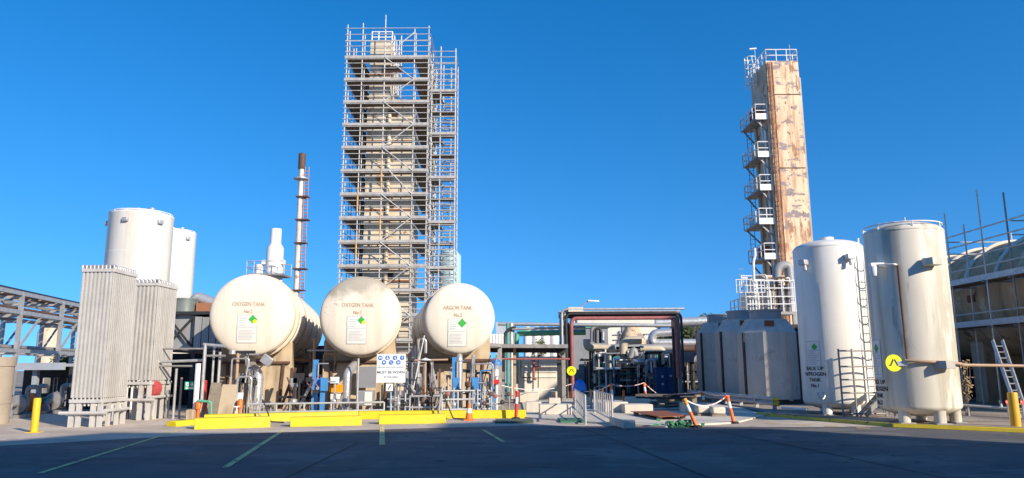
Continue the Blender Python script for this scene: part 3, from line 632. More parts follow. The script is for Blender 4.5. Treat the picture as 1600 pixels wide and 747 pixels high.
def upright_tank(px0, px1, ptop, Y, label, boxes=True):
    a, b = P(px0, 400, Y), P(px1, 400, Y); r = (b.x - a.x) / 2; c = Vector(((a.x + b.x) / 2, Y, 0)); h = P((px0 + px1) / 2, ptop + 3, Y - r).z
    t = T('upright_tank', label, 'storage tank', c)
    MB().lathe([(r, 0), (r, h), (r * 1.01, h + .02), (r * 1.01, h + .10), (r * .97, h + .12), (r * .6, h + .28), (0, h + .35)], c, (0, 0, 1), 64).build('shell', white, t)
    for k in (1, 2, 3, 4): MB().lathe([(r * .999, h * k / 5 - .015), (r * 1.003, h * k / 5 - .01), (r * 1.003, h * k / 5 + .01), (r * .999, h * k / 5 + .015)], c, (0, 0, 1), 64).build('weld_seam', white, t)
    for an in (-70, 0, 60):
        p = c + V(math.sin(R(an)) * r, -math.cos(R(an)) * r, h - .35)
        MB().box(p, (.25, .25, .2), rz=R(an)).build('lug', galv, t, bev=.03)
    rl = MB()
    for k in range(24):
        a0, a1 = 2 * math.pi * k / 24, 2 * math.pi * (k + 1) / 24
        q0, q1 = c + V(math.cos(a0) * r * .96, math.sin(a0) * r * .96, h + .12), c + V(math.cos(a1) * r * .96, math.sin(a1) * r * .96, h + .12)
        rl.tube(q0 + V(0, 0, .06), q1 + V(0, 0, .06), .02, 6)
        if k % 2 == 0: rl.tube(q0 - V(0, 0, .1), q0 + V(0, 0, .06), .02, 6)
    rl.build('rim_rail_frame', white_rail, t)
    for k in range(3): MB().lathe([(0, 0), (.10, 0), (.10, .12), (.13, .12), (.13, .18), (0, .18)], c + V(-r * .3 + k * r * .45, -r * .55, h + .12), (0, 0, 1), 10).build('nozzle', galv, t)
    return t
upright_tank(170, 263, 328, 34, 'round white tank rising behind the two finned vaporiser towers')
upright_tank(240, 302, 358, 44, 'smaller round white tank standing behind the taller white tank')
# pipe bridge
c0 = P(35, 460, 40); d = Vector((va[0] / va[1], 1, 0)); d.normalize(); nrm = Vector((-d.y, d.x, 0))
pb = T('pipe_bridge', 'grey steel pipe bridge on trestle legs crossing behind the vaporisers', 'pipe bridge', (c0.x, c0.y, 0))
o = Vector((c0.x, c0.y, 0)); zt1, zt2, zm = P(35, 459, 40).z, P(35, 488, 40).z, P(35, 548, 40).z
def Q(s, q, z): return o + d * s + nrm * q + Vector((0, 0, z))
for q in (0, 3.2):
    MB().bar(Q(-9, q, zt1), Q(34, q, zt1), 0.14, 0.22).build('top_chord', galv, pb)
    MB().bar(Q(-9, q, zt2), Q(34, q, zt2), 0.14, 0.22).build('lower_chord', galv, pb)
    MB().bar(Q(-9, q, zm), Q(34, q, zm), 0.16, 0.2).build('walkway_beam', galv, pb)
for k in range(-1, 6):
    s = k * 5.3
    for q in (0, 3.2):
        MB().bar(Q(s, q, 0), Q(s, q, zt1), 0.19, 0.19).build('leg', galv, pb)
        MB().bar(Q(s, q, zm), Q(s + 2.6, q, zt2), 0.1, 0.1).build('brace', galv, pb)
    for z in (zt1 - .2, zt2 - .2, zm): MB().bar(Q(s, 0, z), Q(s, 3.2, z), 0.14, 0.16).build('cross_beam', galv, pb)
for z, qs, m_, r in ((zt1 + .2, (.5, 1.1, 1.7, 2.5), steel_brown, .14), (zt2 + .22, (.4, .9, 1.5, 2.2, 2.8), steel_brown, .11), (zm + .2, (.5, 1.3, 2.3), galv_dark, .13)):
    for q in qs: MB().tube(Q(-9, q, z), Q(34, q, z), r * rnd.uniform(.7, 1.1), 8).build('pipe', rnd.choice([m_, m_, galv_dark, steel_dark, steel_brown]), pb)
for k in range(-4, 16):
    MB().bar(Q(k * 2.3, -.1, zt1 + .05), Q(k * 2.3, 3.3, zt1 + .05), 0.06, 0.08).build('pipe_support', galv_dark, pb)
ca = P(76, 540, 70); simple('silo', MB().lathe([(1.0, 0), (1.0, 5.2), (.7, 5.9), (.7, 6.3), (0, 6.4)], (ca.x, ca.y, 0), (0, 0, 1), 32), cold_box, 'pale silo seen through the legs of the pipe bridge', 'silo')
# open shed with machinery
sh = T('open_shed', 'dark open fronted shed with pale grey roof edge under the pipe bridge', 'shed', P(50, 640, 33).xy.to_3d())
xa, xb = P(-90, 570, 32).x, P(112, 570, 32).x; zr = P(50, 573, 32).z
MB().span((xa, 31.6, zr), (xb, 37.5, zr + .12)).build('roof', roof_grey, sh)
MB().span((xa, 31.4, zr - .14), (xb, 31.58, zr + .16)).build('fascia', roof_grey, sh)
MB().span((xa, 37.4, 0), (xb, 37.6, zr)).build('back_wall', steel_dark, sh)
MB().span((xb - .1, 33.5, 0), (xb + .02, 37.4, zr)).build('side_wall', steel_dark, sh)
p = P(57, 600, 32)
MB().bar((p.x, 31.9, 0), (p.x, 31.9, zr), .2, .2).build('post', roof_grey, sh)
MB().bar((P(112, 600, 32).x, 31.9, 0), (P(112, 600, 32).x, 31.9, zr), .14, .14).build('post', steel_dark, sh)
cp_ = T('concrete_column', 'beige round concrete column cut off by the photo edge', 'column', P(-26, 640, 24.5).xy.to_3d())
p = P(-26, 650, 24.5); h = P(-10, 558, 24.5).z
MB().lathe([(.72, 0), (.72, h - .3), (.75, h - .3), (.75, h)] + [(0, h)], (p.x, 24.5, 0), (0, 0, 1), 40).build('shaft', column_conc, cp_)
MB().lathe([(.722, h * .3), (.74, h * .3), (.74, h * .36), (.722, h * .36)], (p.x, 24.5, 0), (0, 0, 1), 40).build('band', column_conc, cp_)
def pump(px, Y, label, mcol, mot):
    b = G(px, 645); b = P(px, 640, Y); b.z = 0
    t = T('pump_set', label, 'pump', b)
    MB().span(b + V(-.7, -.3, 0), b + V(.7, .3, .12)).build('base_plate', galv_dark, t)
    MB().lathe([(0, -.05), (.22, -.05), (.22, .5), (.16, .56), (0, .56)], b + V(-.55, 0, .42), (1, 0, 0), 18).build('motor', mot, t)
    MB().lathe([(.10, 0), (.34, .04), (.36, .2), (.3, .3), (.1, .36)], b + V(.2, -.15, .48), (0, 1, 0), 22).build('volute', mcol, t)
    MB().path([b + V(.2, -.1, .48), b + V(.2, -.5, .48), b + V(.2, -.5, .2)], .1, 10).build('suction_pipe', galv_dark, t)
    MB().path([b + V(.45, .05, .6), b + V(.45, .05, 1.1), b + V(.75, .05, 1.1)], .09, 10).build('discharge_pipe', galv_dark, t)
    MB().lathe([(.15, 0), (.2, .0), (.2, .04), (.15, .04)], b + V(.2, -.62, .2), (0, 1, 0), 18).build('flange', galv, t)
    return t
pump(20, 27.5, 'small grey pump with round flange beside the beige column', galv_dark, orange)
pump(38, 29.5, 'orange ended pump set at the shed mouth', orange, red_pipe)
pump(76, 30.5, 'grey green pump set behind the yellow bollard', galv_dark, green_net)
simple('crate_machine', MB().span(P(66, 615, 31.5), P(78, 590, 32)), galv_dark, 'tall grey machine block at the back of the pump sets', 'machine', bev=.05)
rk = T('wire_rack', 'dark wire rack standing inside the shed behind the pumps', 'rack', P(95, 640, 34).xy.to_3d())
a, b = P(86, 640, 34), P(106, 590, 35); a.z = 0
for x in (a.x, b.x):
    for y in (34, 35): MB().bar((x, y, 0), (x, y, b.z), .06, .06).build('upright', galv_dark, rk)
for k in range(5): MB().span((a.x, 34, k * b.z / 4.2 + .05), (b.x, 35, k * b.z / 4.2 + .08)).build('shelf', galv_dark, rk)
def bollard(px, pb, pt, r, label, m=bollard_y):
    b = G(px, pb); h = P(px, pt, b.y).z
    t = T('steel_bollard', label, 'bollard', b, 'yellow steel bollards')
    MB().lathe([(r, 0), (r, h - .03), (r * .9, h), (0, h)], b, (0, 0, 1), 20).build('tube', m, t)
    MB().span(b - V(r * 1.7, r * 1.7, 0), b + V(r * 1.7, r * 1.7, .02)).build('base_plate', m, t)
    return t
bollard(53, 676, 622, .095, 'yellow steel bollard standing before the open shed')
bollard(1588, 669, 613, .125, 'thicker yellow orange bollard beside the leaning aluminium ladder', mat('bollard_orange_yellow', (0.75, 0.40, 0.02), .5, var=.08, scale=4, patch=((.35, .2, .05), .7, 6)))

# cooling tower block with braces, drum, elbow
ct = T('braced_plant_block', 'grey clad plant block on black legs with cross braces behind the vaporisers', 'cooling tower', P(300, 640, 34).xy.to_3d())
a, b = P(262, 545, 34), P(305, 492, 34)
MB().span((a.x, 34, a.z), (b.x + .05, 38, b.z)).build('cladding', grey_clad, ct)
c_, e_ = P(309, 545, 33.9), P(352, 486, 33.9)
for k in range(4): MB().span((b.x + .1 + k * .34, 33.8, a.z), (b.x + .40 + k * .34, 37.8, b.z - .1 - k * .02)).build('panel', grey_clad, ct)
for x in (a.x, b.x + .1, e_.x): MB().bar((x, 33.9, 0), (x, 33.9, b.z), .18, .18).build('leg', steel_dark, ct)
MB().bar((a.x, 33.85, a.z + .1), (b.x, 33.85, b.z - .1), .06, .1).build('brace', steel_dark, ct)
MB().bar((a.x, 33.80, b.z - .1), (b.x, 33.80, a.z + .1), .06, .1).build('brace', steel_dark, ct)
MB().span((a.x, 33.7, b.z), (e_.x, 38, b.z + .14)).build('top_frame', steel_dark, ct)
dr0, dr1 = P(271, 478, 35.2), P(306, 478, 35.2); rr = (dr1.x - dr0.x) / 2; cz = (dr0 + dr1) / 2; z0 = b.z + .14; z1 = P(288, 466, 35).z
dm = mat('grey_green_drum', (.17, .20, .19), .5, .2)
MB().lathe([(rr, z0), (rr, z1 - .08), (rr * 1.04, z1 - .08), (rr * 1.04, z1), (rr * .95, z1), (rr * .95, z0 + .2), (0, z0 + .2)], (cz.x, cz.y, 0), (0, 0, 1), 40).build('fan_drum', dm, ct)
MB().span((dr1.x + .1, 35, z0), (dr1.x + .8, 36, z0 + .5)).build('fan_housing', mat('terracotta_paint', (.33, .14, .07), .7), ct)
MB().path([P(303, 472, 35.5), P(309, 464, 35.5), P(340, 476, 35.5)], .26, 14, bend=.3).build('elbow_duct', silver, ct)
simple('dark_low_block', MB().span(P(262, 640, 37).xy.to_3d(), P(352, 553, 38.5)), steel_dark, 'black block low between the braced plant legs', 'machine')  # solid dark block filling the space between the legs
# pipe frame with hose reel, fire cabinet, green sign
pf = T('pipe_trestle', 'grey pipe frame reaching from vaporisers to the fire cabinet', 'pipe frame', P(270, 640, 27).xy.to_3d())
for (x0, y0), (x1, y1), Y, r, m_ in (((207, 545), (318, 545), 26.5, .035, galv_dark), ((210, 567), (318, 563), 26.3, .05, galv), ((215, 572), (300, 572), 26.3, .035, galv_dark), ((318, 538), (352, 541), 26, .05, galv), ((320, 556), (352, 556), 26, .04, galv_dark)):
    MB().tube(P(x0, y0, Y), P(x1, y1, Y), r).build('pipe', m_, pf)
for px, pt, Y, r, m_ in ((237, 548, 26.3, .05, galv), (321, 537, 26, .06, galv), (335, 541, 26.2, .04, galv), (344, 550, 26.2, .05, galv), (310, 568, 25.6, .09, sign_white), (276, 576, 26.3, .045, galv), (284, 590, 26.5, .04, galv_dark), (262, 610, 27, .04, galv_dark), (214, 580, 26.4, .05, steel_dark), (205, 580, 26.4, .05, steel_dark)):
    e = P(px, pt, Y); MB().tube((e.x, Y, 0), e, r).build('upright', m_, pf)
hr = T('hose_reel', 'red hose reel on a pale post beside the lower vaporiser', 'hose reel', P(240, 607, 26))
p = P(240, 607, 26.1)
MB().lathe([(.02, -.12), (.26, -.12), (.26, -.10), (.12, -.09), (.12, .09), (.26, .10), (.26, .12), (.02, .12)], p, (0.3, 1, 0), 24).build('drum', mat('faded_red_reel', (.55, .10, .10), .6, var=.2, scale=6), hr)
for k in range(6): MB().lathe([(.15 + .01 * k, -.07 + k * .024), (.25, -.07 + k * .024), (.25, -.055 + k * .024), (.15, -.055 + k * .024)], p, (0.3, 1, 0), 20).build('hose_coil', mat('red_rubber_hose', (.55, .08, .08), .6), hr)
MB().bar(p, (p.x - .1, p.y + .15, .0), .08, .08).build('pedestal', galv, hr)
fc = T('fire_cabinet', 'tall narrow red fire cabinet behind the white topped pipe', 'fire cabinet', P(318, 640, 26).xy.to_3d())
a, b = P(313, 640, 26.2), P(325, 594, 26.5); a.z = .25
MB().span(a, b).build('body', red, fc, bev=.02); MB().span((a.x + .02, a.y - .03, a.z + .04), (b.x - .02, a.y - .003, b.z - .05)).build('door', red, fc)
MB().span((a.x + .02, a.y, 0), (b.x - .02, b.y, a.z)).build('stand', concrete_pier, fc)
MB().span(P(310, 594, 26.1), P(318, 588, 26.3)).build('bell', red, fc)
ex = T('green_information_sign', 'green sign with white symbols on the pipe frame by the fire cabinet', 'sign', P(297, 602, 26))
a, b = P(288, 609, 25.9), P(306, 596, 25.92); MB().span(a, b).build('panel', green_sign, ex)
hh, ww = b.z - a.z, b.x - a.x; s = MB()
s.span((a.x + ww * .12, 25.885, a.z + hh * .40), (a.x + ww * .42, 25.895, b.z - hh * .12)); s.build('symbol_square', sign_white, ex)
s = MB(); s.span((a.x + ww * .66, 25.885, a.z + hh * .42), (a.x + ww * .76, 25.895, b.z - hh * .12)); s.span((a.x + ww * .56, 25.886, a.z + hh * .60), (a.x + ww * .86, 25.894, b.z - hh * .32)); s.build('cross_symbol', sign_white, ex)
s = MB(); s.span((a.x + ww * .10, 25.885, a.z + hh * .12), (a.x + ww * .9, 25.895, a.z + hh * .26)); s.build('text_line', sign_white, ex)
s = MB(); s.bar((a.x + ww * .2, 25.883, b.z - hh * .5), (a.x + ww * .35, 25.883, b.z - hh * .25), hh * .1, .004, up=(0, 1, 0)); s.build('arrow_mark', green_sign, ex)
for i, (px, h_, w_, m_, lb) in enumerate(((330, 1.0, .35, timber, 'weathered board leaning near the green pipe'), (341, .9, .7, timber, 'wide grey brown board leaning before the white chairs'), (352, .95, .5, concrete_pier, 'pale board leaning beside the orange cap pipe'))):
    b = P(px, 650, 25.6); b.z = 0
    simple('leaning_board', MB().bar(b + V(0, -.1, 0), b + V(.02, .22, h_ * 1.25), w_, .04, up=(0, 1, 0)), m_, lb, 'board')
gp = simple('green_pipe_post', MB().path([P(330, 655, 25.3).xy.to_3d(), P(330, 628, 25.3), P(308, 626, 25.3)], .04), green_pipe, 'small green pipe post near the red fire cabinet', 'pipe')
bx = simple('stone_block', MB().span(P(289, 650, 25.2).xy.to_3d(), P(302, 645, 25.2) + V(0, .5, .1)), concrete_pier, 'rough stone block behind the yellow kerb stub', 'block', bev=.04)
simple('orange_cap_pipe', MB().lathe([(.05, 0), (.05, .4), (.1, .4), (.1, .62), (.05, .7), (0, .7)], P(374, 650, 26).xy.to_3d(), (0, 0, 1), 12), orange, 'orange capped standpipe left of the kinked silver duct', 'pipe')
simple('orange_cap_pipe', MB().lathe([(.05, 0), (.05, .4), (.1, .4), (.1, .62), (.05, .7), (0, .7)], P(309, 650, 25.4).xy.to_3d(), (0, 0, 1), 12), orange, 'orange capped standpipe at the foot of the white topped pipe', 'pipe')
for i, px in enumerate((356, 364)):
    b = P(px, 650, 25.9); b.z = 0; t = T('white_plastic_chair', ('white plastic chair behind the yellow sloping bar', 'second white plastic chair beside the orange capped standpipe')[i], 'chair', b)
    MB().span(b + V(-.22, -.2, .42), b + V(.22, .22, .46)).build('seat', sign_white, t, bev=.015)
    MB().bar(b + V(0, .2, .46), b + V(0, .3, .9), .42, .03, up=(0, 1, 0)).build('backrest', sign_white, t)
    for x in (-.2, .2):
        for y in (-.18, .2): MB().bar(b + V(x, y, 0), b + V(x * .9, y, .42), .04, .04).build('leg', sign_white, t)
# tall stacks behind the tanks
fs = T('flare_stack', 'slender rusty flare stack with ladder towering behind oxygen tank number two', 'chimney', P(460, 640, 92).xy.to_3d())
b = P(462, 470, 92); x0 = b.x; zt = P(470, 250, 92).z
fw = mat('stack_white_rusty', (.72, .62, .52), .6, var=.1, streak=((.45, .20, .10), .6, 1.5), patch=((.42, .20, .11), .60, 1.2))
MB().tube((x0, 92, 0), (x0, 92, zt - .6), .33, 16).build('stack_pipe', fw, fs)
MB().lathe([(.46, zt - 1.2), (.46, zt + .8), (.3, zt + .9), (.3, zt + .2), (0, zt + .2)], (x0, 92, 0), (0, 0, 1), 18).build('tip', steel_brown, fs)
MB().lathe([(.3, zt - 2.6), (.95, zt - 2.6), (.95, zt - 2.45), (.3, zt - 2.45)], (x0, 92, 0), (0, 0, 1), 18).build('top_platform', galv, fs)
lad = MB()
for q in (.50, 1.0): lad.tube((x0 + q, 91.8, 2), (x0 + q, 91.8, zt - 1), .06, 6)
for k in range(int((zt - 3) / .45)): lad.tube((x0 + .45, 91.8, 2 + k * .45), (x0 + 1.0, 91.8, 2 + k * .45), .06, 5)
lad.build('ladder_frame', mat('red_oxide', (.42, .22, .14), .7), fs)
for k, z in enumerate((zt - 5, zt - 8, zt - 11, zt - 14.3, zt - 17)):
    MB().span((x0 - .45, 91.4, z), (x0 + (1.25 if k % 2 else 1.1), 92.5, z + .14)).build('bracket_platform', steel_brown, fs)
    MB().bar((x0 + 1.0, 91.5, z), (x0 + 1.0, 91.5, z + 1.0), .05, .05).build('rail_post', steel_brown, fs)
wc = T('white_exhaust_column', 'white stepped exhaust column behind oxygen tank number two', 'chimney', P(428, 640, 60).xy.to_3d())
b = P(428, 430, 60); z1, z2 = P(428, 358, 60).z, P(428, 388, 60).z
MB().lathe([(.68, 0), (.68, z2), (.44, z2 + .4), (.44, z1), (.38, z1), (.38, z1 - .5), (0, z1 - .5)], (b.x, 60, 0), (0, 0, 1), 28).build('column', white, wc)
for sx in (-1, 1): MB().box((b.x + sx * .78, 59.8, z2 - 1.2), (.3, .3, .35)).build('lug', white, wc)
zp = P(405, 430, 60).z; xl = P(393, 430, 60).x; xr_ = P(449, 430, 60).x
MB().span((xl, 58.8, zp - .15), (xr_, 61, zp)).build('platform', galv_dark, wc)
rl = MB()
for h in (.5, 1.0): rl.tube((xl, 58.8, zp + h), (xr_, 58.8, zp + h), .035); rl.tube((xl, 58.8, zp + h), (xl, 61, zp + h), .035); rl.tube((xl, 61, zp + h), (xr_, 61, zp + h), .035)
for k in range(6): rl.tube((xl + (xr_ - xl) * k / 5, 58.8, zp), (xl + (xr_ - xl) * k / 5, 58.8, zp + 1), .035); rl.tube((xl + (xr_ - xl) * k / 5, 61, zp), (xl + (xr_ - xl) * k / 5, 61, zp + 1), .035)
rl.build('guard_rail_frame', galv, wc)
MB().lathe([(0, 0), (.35, 0), (.35, .8), (0, .9)], P(405, 429, 60), (0, 0, 1), 14).build('valve_pot', white, wc)

# ------------------------------------------------------------------ scaffolded column
Y0 = 58.0
def xs(px, py): return P(px, py, Y0).x
X_ = [xs(543, 60), xs(567, 60), xs(602, 60), xs(648, 60), xs(670, 60)]
lv = [P(600, y, Y0).z for y in (90, 122, 158, 194, 231, 267, 303, 340, 377, 416, 455)]
st = (lv[0] - lv[9]) / 9.0
zs = [lv[0] - st * k for k in range(17)]
zs = [z for z in zs if z > 0.6]
Y1 = Y0 + 7.0
tower = T('distillation_column', 'beige panelled column with rust streaks wrapped in scaffolding', 'column tower', ((X_[1] + X_[3]) / 2, Y0 + 3.5, 0))
xa, xb, xm = P(570, 300, Y0 + 1.0).x, P(643, 300, Y0 + 1.0).x, P(610, 100, Y0 + 1.0).x
zt0, zt1 = P(590, 66, Y0 + 1.5).z, P(620, 165, Y0 + 1.5).z
MB().span((xa, Y0 + 1.05, 0), (xb, Y1 - 1.5, zt1)).build('lower_casing', cold_box, tower)
MB().span((xa + .1, Y0 + 1.07, zt1), (xm, Y1 - 1.6, zt0)).build('upper_casing', cold_box, tower)
for k, z in enumerate(zs):
    x1 = xb if z < zt1 else xm
    MB().span((xa - .02, Y0 + 1.0, z - 1.15), (x1 + .02, Y0 + 1.05, z - 1.0)).build('panel_joint', cold_box if k % 3 else mat('rust_band', RUST, .8), tower)
    if k % 2 == 0 or k > 8: MB().span((xa + rnd.uniform(.4, 2.2), Y0 + .98, z - .9), (xa + rnd.uniform(2.3, 3.3), Y0 + 1.05, z - .35)).build('nozzle_plate', rnd.choice([steel_brown, rust_tower, steel_dark]), tower)
MB().tube((xa + 1.9, Y0 + .92, 3), (xa + 1.9, Y0 + .92, zt1 - 1), .16).build('down_pipe', cold_box, tower)
MB().tube((xa - .25, Y0 + 1.3, 3), (xa - .25, Y0 + 1.3, zt1), .14).build('down_pipe', steel_dark, tower)
rl = MB()
for h in (.5, 1.0): rl.tube((xa + .1, Y0 + 1.6, zt0 + h), (xm, Y0 + 1.6, zt0 + h), .05); rl.tube((xm, Y0 + 1.6, zt0 + h), (xm, Y1 - 1.6, zt0 + h), .05)
for k in range(4): rl.tube((xa + .1 + (xm - xa - .1) * k / 3, Y0 + 1.6, zt0), (xa + .1 + (xm - xa - .1) * k / 3, Y0 + 1.6, zt0 + 1), .05)
rl.build('guard_rail_frame', white_rail, tower)
lad = MB(); lx = P(620, 100, Y0 + 2).x
for q in (-.3, .3): lad.tube((lx + q, Y0 + 2.4, zt1), (lx + q, Y0 + 2.4, zt0 + 1), .04, 6)
for k in range(14): lad.tube((lx - .3, Y0 + 2.4, zt1 + k * .42), (lx + .3, Y0 + 2.4, zt1 + k * .42), .03, 5)
for k in range(6): lad.path([(lx + .38 * math.cos(a), Y0 + 2.4 - .7 * math.sin(a), zt1 + 1 + k) for a in [math.pi * i / 6 for i in range(7)]], .03, 5)
for i in range(5): a = math.pi * (i + .5) / 5; lad.tube((lx + .38 * math.cos(a), Y0 + 2.4 - .7 * math.sin(a), zt1 + 1), (lx + .38 * math.cos(a), Y0 + 2.4 - .7 * math.sin(a), zt1 + 6), .025, 5)
lad.build('caged_ladder_frame', white_rail, tower)

sf = T('tube_scaffold', 'tall grey tube and board scaffold around the beige column', 'scaffold', ((X_[0] + X_[4]) / 2, Y0, 0))
def stdposts(xl, yl, tops, par, zb=0.0):
    for i, x in enumerate(xl):
        for j, y in enumerate(yl):
            MB().tube((x, y, zb), (x, y, tops[i] + rnd.uniform(-.3, .15) - .4 * (j > 0)), .048, 6).build('standard', scaf, par)
ztop = [P(543, 36, Y0).z, P(567, 38, Y0).z, P(602, 20, Y0).z, P(648, 42, Y0).z, P(670, 42, Y0).z]
stdposts(X_, [Y0], ztop, sf)
stdposts([X_[0], X_[1], X_[3], X_[4]], [Y0 + .88], [z - .3 for z in ztop[:2] + ztop[3:]], sf)
stdposts([X_[0], X_[4]], [Y0 + 3.5, Y1], [ztop[0] - .5, ztop[4] - .5], sf)
stdposts([X_[2]], [Y1], [ztop[0]], sf)
stdposts([X_[0] + .05, X_[4] - .05], [Y0 + 2.3, Y0 + 5.2], [ztop[0] - 1, ztop[4] - 1.2], sf)
dx0, dx1 = X_[0] - .15, X_[4] + .15
def rail(pts, r=.032): 
    m_ = MB()
    for a, b in pts: m_.tube(a, b, r, 6)
    return m_
for k, z in enumerate(zs):
    MB().span((X_[0], Y0 - .02, z - .1), (X_[1], Y1, z - .02)).build('deck', board, sf)
    MB().span((X_[1] + .03, Y0 - .02, z - .1), (X_[3] - .03, Y0 + .85, z - .02)).build('deck', board, sf)
    if k < 9 or k % 2 == 0 : MB().span((X_[3], Y0 - .02, z - .1), (X_[4], Y1, z - .02)).build('deck', board, sf)
    MB().span((dx0, Y0 - .09, z - .06), (dx1, Y0 - .05, z + .16)).build('toe_board', toe, sf)
    rail([((dx0, Y0 - .07, z + h), (dx1, Y0 - .07, z + h)) for h in (.5, 1.0, 1.45)] + [((dx0, Y0 - .07, z - .14), (dx1, Y0 - .07, z - .14))]).build('guard_rail_frame', scaf, sf)
    rail([((x, Y0, z + h), (x, Y1, z + h)) for x in (X_[0] - .06, X_[4] + .06) for h in (.5, 1.0, -.14)]).build('guard_rail_frame', scaf, sf)
    rail([((dx0, Y1, z + .9), (dx1, Y1, z + .9)), ((dx0, Y1, z - .14), (dx1, Y1, z - .14))] ).build('ledger_frame', scaf, sf)
zz = zs[0] + 1.5
rail([((dx0, Y0 - .07, zz + h), (dx1, Y0 - .07, zz + h)) for h in (0, .55, 1.1)]).build('guard_rail_frame', scaf, sf); rail([((dx0, Y1, zz + h), (dx1, Y1, zz + h)) for h in (0, .55)]).build('guard_rail_frame', scaf, sf)
for x in (dx0, dx1): rail([((x, Y0, zz + h), (x, Y1, zz + h)) for h in (0, .55)]).build('guard_rail_frame', scaf, sf)
for k, z in enumerate(zs[:-1]):
    a, b = (X_[2], X_[3]) if k % 2 == 0 else (X_[3], X_[2])
    if k in (5,): a, b = X_[2] + .6, X_[3]
    MB().tube((a, Y0 - .12, z), (b, Y0 - .12, zs[k + 1]), .045, 6).build('diagonal_brace', scaf, sf)
MB().tube((X_[1], Y0 - .12, zs[0] + 2), (X_[3], Y0 + .1, zs[0]), .01, 5)
MB().tube((X_[2] + 1.2, Y0 - .1, zs[0] + 1.1), (X_[3], Y0 - .1, zs[0] + 2.2), .045, 6).build('diagonal_brace', scaf, sf)
orange_tube = mat('orange_scaffold_tube', (.55, .28, .07), .6)
for x, k in ((X_[1], 6), (X_[2], 5), (X_[2], 7), (X_[1], 8)): MB().tube((x - .02, Y0 - .06, zs[k] - 1.5), (x - .02, Y0 - .06, zs[k] + .6), .06, 6).build('coloured_tube', orange_tube, sf)
# stair tower
ss = T('stair_scaffold', 'narrow scaffold stair tower joined to the tall scaffold', 'scaffold', (P(692, 300, Y0).x, Y0, 0))
XS = [X_[4] + .3, xs(689, 80), xs(712, 80)]
ztp = [P(676, 100, Y0).z, P(691, 72, Y0).z, P(713, 75, Y0).z]
for x, z in zip(XS, ztp):
    for y in (Y0 + .1, Y0 + 2.6): MB().tube((x, y, 0), (x, y, z - (0 if y < Y0 + 1 else .6)), .055, 6).build('standard', scaf, ss)
for x, z in ((XS[1] - .5, ztp[1] - 1.6), (XS[2] - .45, ztp[2] - 1.2)): MB().tube((x, Y0 + 1.3, 0), (x, Y0 + 1.3, z), .05, 6).build('standard', scaf, ss)
zl = [P(695, y, Y0).z for y in (142, 209)]; sst = zl[0] - zl[1]; k = 0; z = zl[0]
while z > 1:
    MB().span((XS[0] - .1, Y0 + .05, z - .1), (XS[1] - .03, Y0 + 2.6, z - .02)).build('deck', board, ss)
    MB().span((XS[1] + .03, Y0 + .05, z - .1), (XS[2] - .03, Y0 + 1.0, z - .02)).build('deck', board, ss)
    MB().span((XS[0] - .1, Y0 - .0, z - .06), (XS[2] + .1, Y0 + .04, z + .16)).build('toe_board', toe, ss)
    m_ = MB()
    for h in (.5, 1.0, 1.5, 1.9, 2.5, 3.0, 3.5): 
        m_.tube((XS[0], Y0 + .04, z + h), (XS[2], Y0 + .04, z + h), .036, 6)
        m_.tube((XS[0], Y0 + 2.6, z + h), (XS[2], Y0 + 2.6, z + h), .036, 6); m_.tube((XS[2], Y0 + .1, z + h), (XS[2], Y0 + 2.6, z + h), .036, 6)
    m_.build('guard_rail_frame', scaf, ss)
    if k > 0:
        f = MB(); n = 11
        for i in range(n):
            q = (i + .5) / n; f.span((XS[1] + .12, Y0 + 1.1 + q * 1.4, z + q * sst - .03), (XS[2] - .15, Y0 + 1.1 + q * 1.4 + .2, z + q * sst + .02))
        f.build('stair_treads_lattice', galv, ss)
        for x in (XS[1] + .1, XS[2] - .13): MB().bar((x, Y0 + 1.1, z), (x, Y0 + 2.5, z + sst), .04, .18).build('stringer', galv, ss)
        MB().span((XS[0], Y0 + .4, z + sst * .53), (XS[2], Y0 + 1.2, z + sst * .56)).build('landing', board, ss)
    z -= sst; k += 1
simple('pale_blue_vessel', MB().lathe([(1.0, 0), (1.0, P(700, 400, 66).z), (.6, P(700, 392, 66).z), (0, P(700, 389, 66).z)], P(701, 640, 66).xy.to_3d(), (0, 0, 1), 28), pale_blue, 'pale blue vessel visible through the scaffold stair tower', 'vessel')

# ------------------------------------------------------------------ centre: pipe frame, gantry, buildings, process skids
pr = T('pipe_portal', 'tall dark pipe portal carrying a red pipe over the process plant', 'pipe rack', P(970, 640, 40).xy.to_3d())
YA = 40.0
tl, tr = P(884, 488, YA), P(1058, 492, YA)
for x, y in ((tl.x - .25, YA), (tl.x + .1, YA + 1.5), (tr.x, YA), (tr.x + .1, YA + 1.5)):
    MB().bar((x, y, 0), (x, y, tl.z), .2, .2).build('leg', steel_dark if y > YA else galv_dark, pr)
for y in (YA, YA + 1.5): MB().bar((tl.x - .3, y, tl.z - .12), (tr.x + .15, y, tl.z - .12), .16, .22).build('beam', steel_dark, pr)
MB().bar((tl.x - .35, YA + .7, tl.z + .05), (tr.x + .2, YA + .7, tl.z + .05), 1.2, .06).build('cable_tray', galv, pr)
lx, rx = P(892, 500, YA).x, P(1054, 500, YA).x
MB().path([(lx, YA - .3, .1), (lx, YA - .3, tl.z - .35), (rx, YA - .3, tl.z - .35), (rx, YA - .3, P(1060, 590, YA).z)], .10, 10, bend=.3).build('red_pipe', red_pipe, pr)
MB().path([(lx - .28, YA - .25, .1), (lx - .28, YA - .25, tl.z - .1), (rx + .3, YA - .25, tl.z - .1), (rx + .3, YA - .25, .4)], .07, 8, bend=.3).build('black_pipe', steel_dark, pr)
MB().path([(lx - .5, YA - .2, .1), (lx - .5, YA - .2, tl.z + .15), (rx + .5, YA - .2, tl.z + .15)], .06, 8, bend=.3).build('grey_pipe', galv, pr)
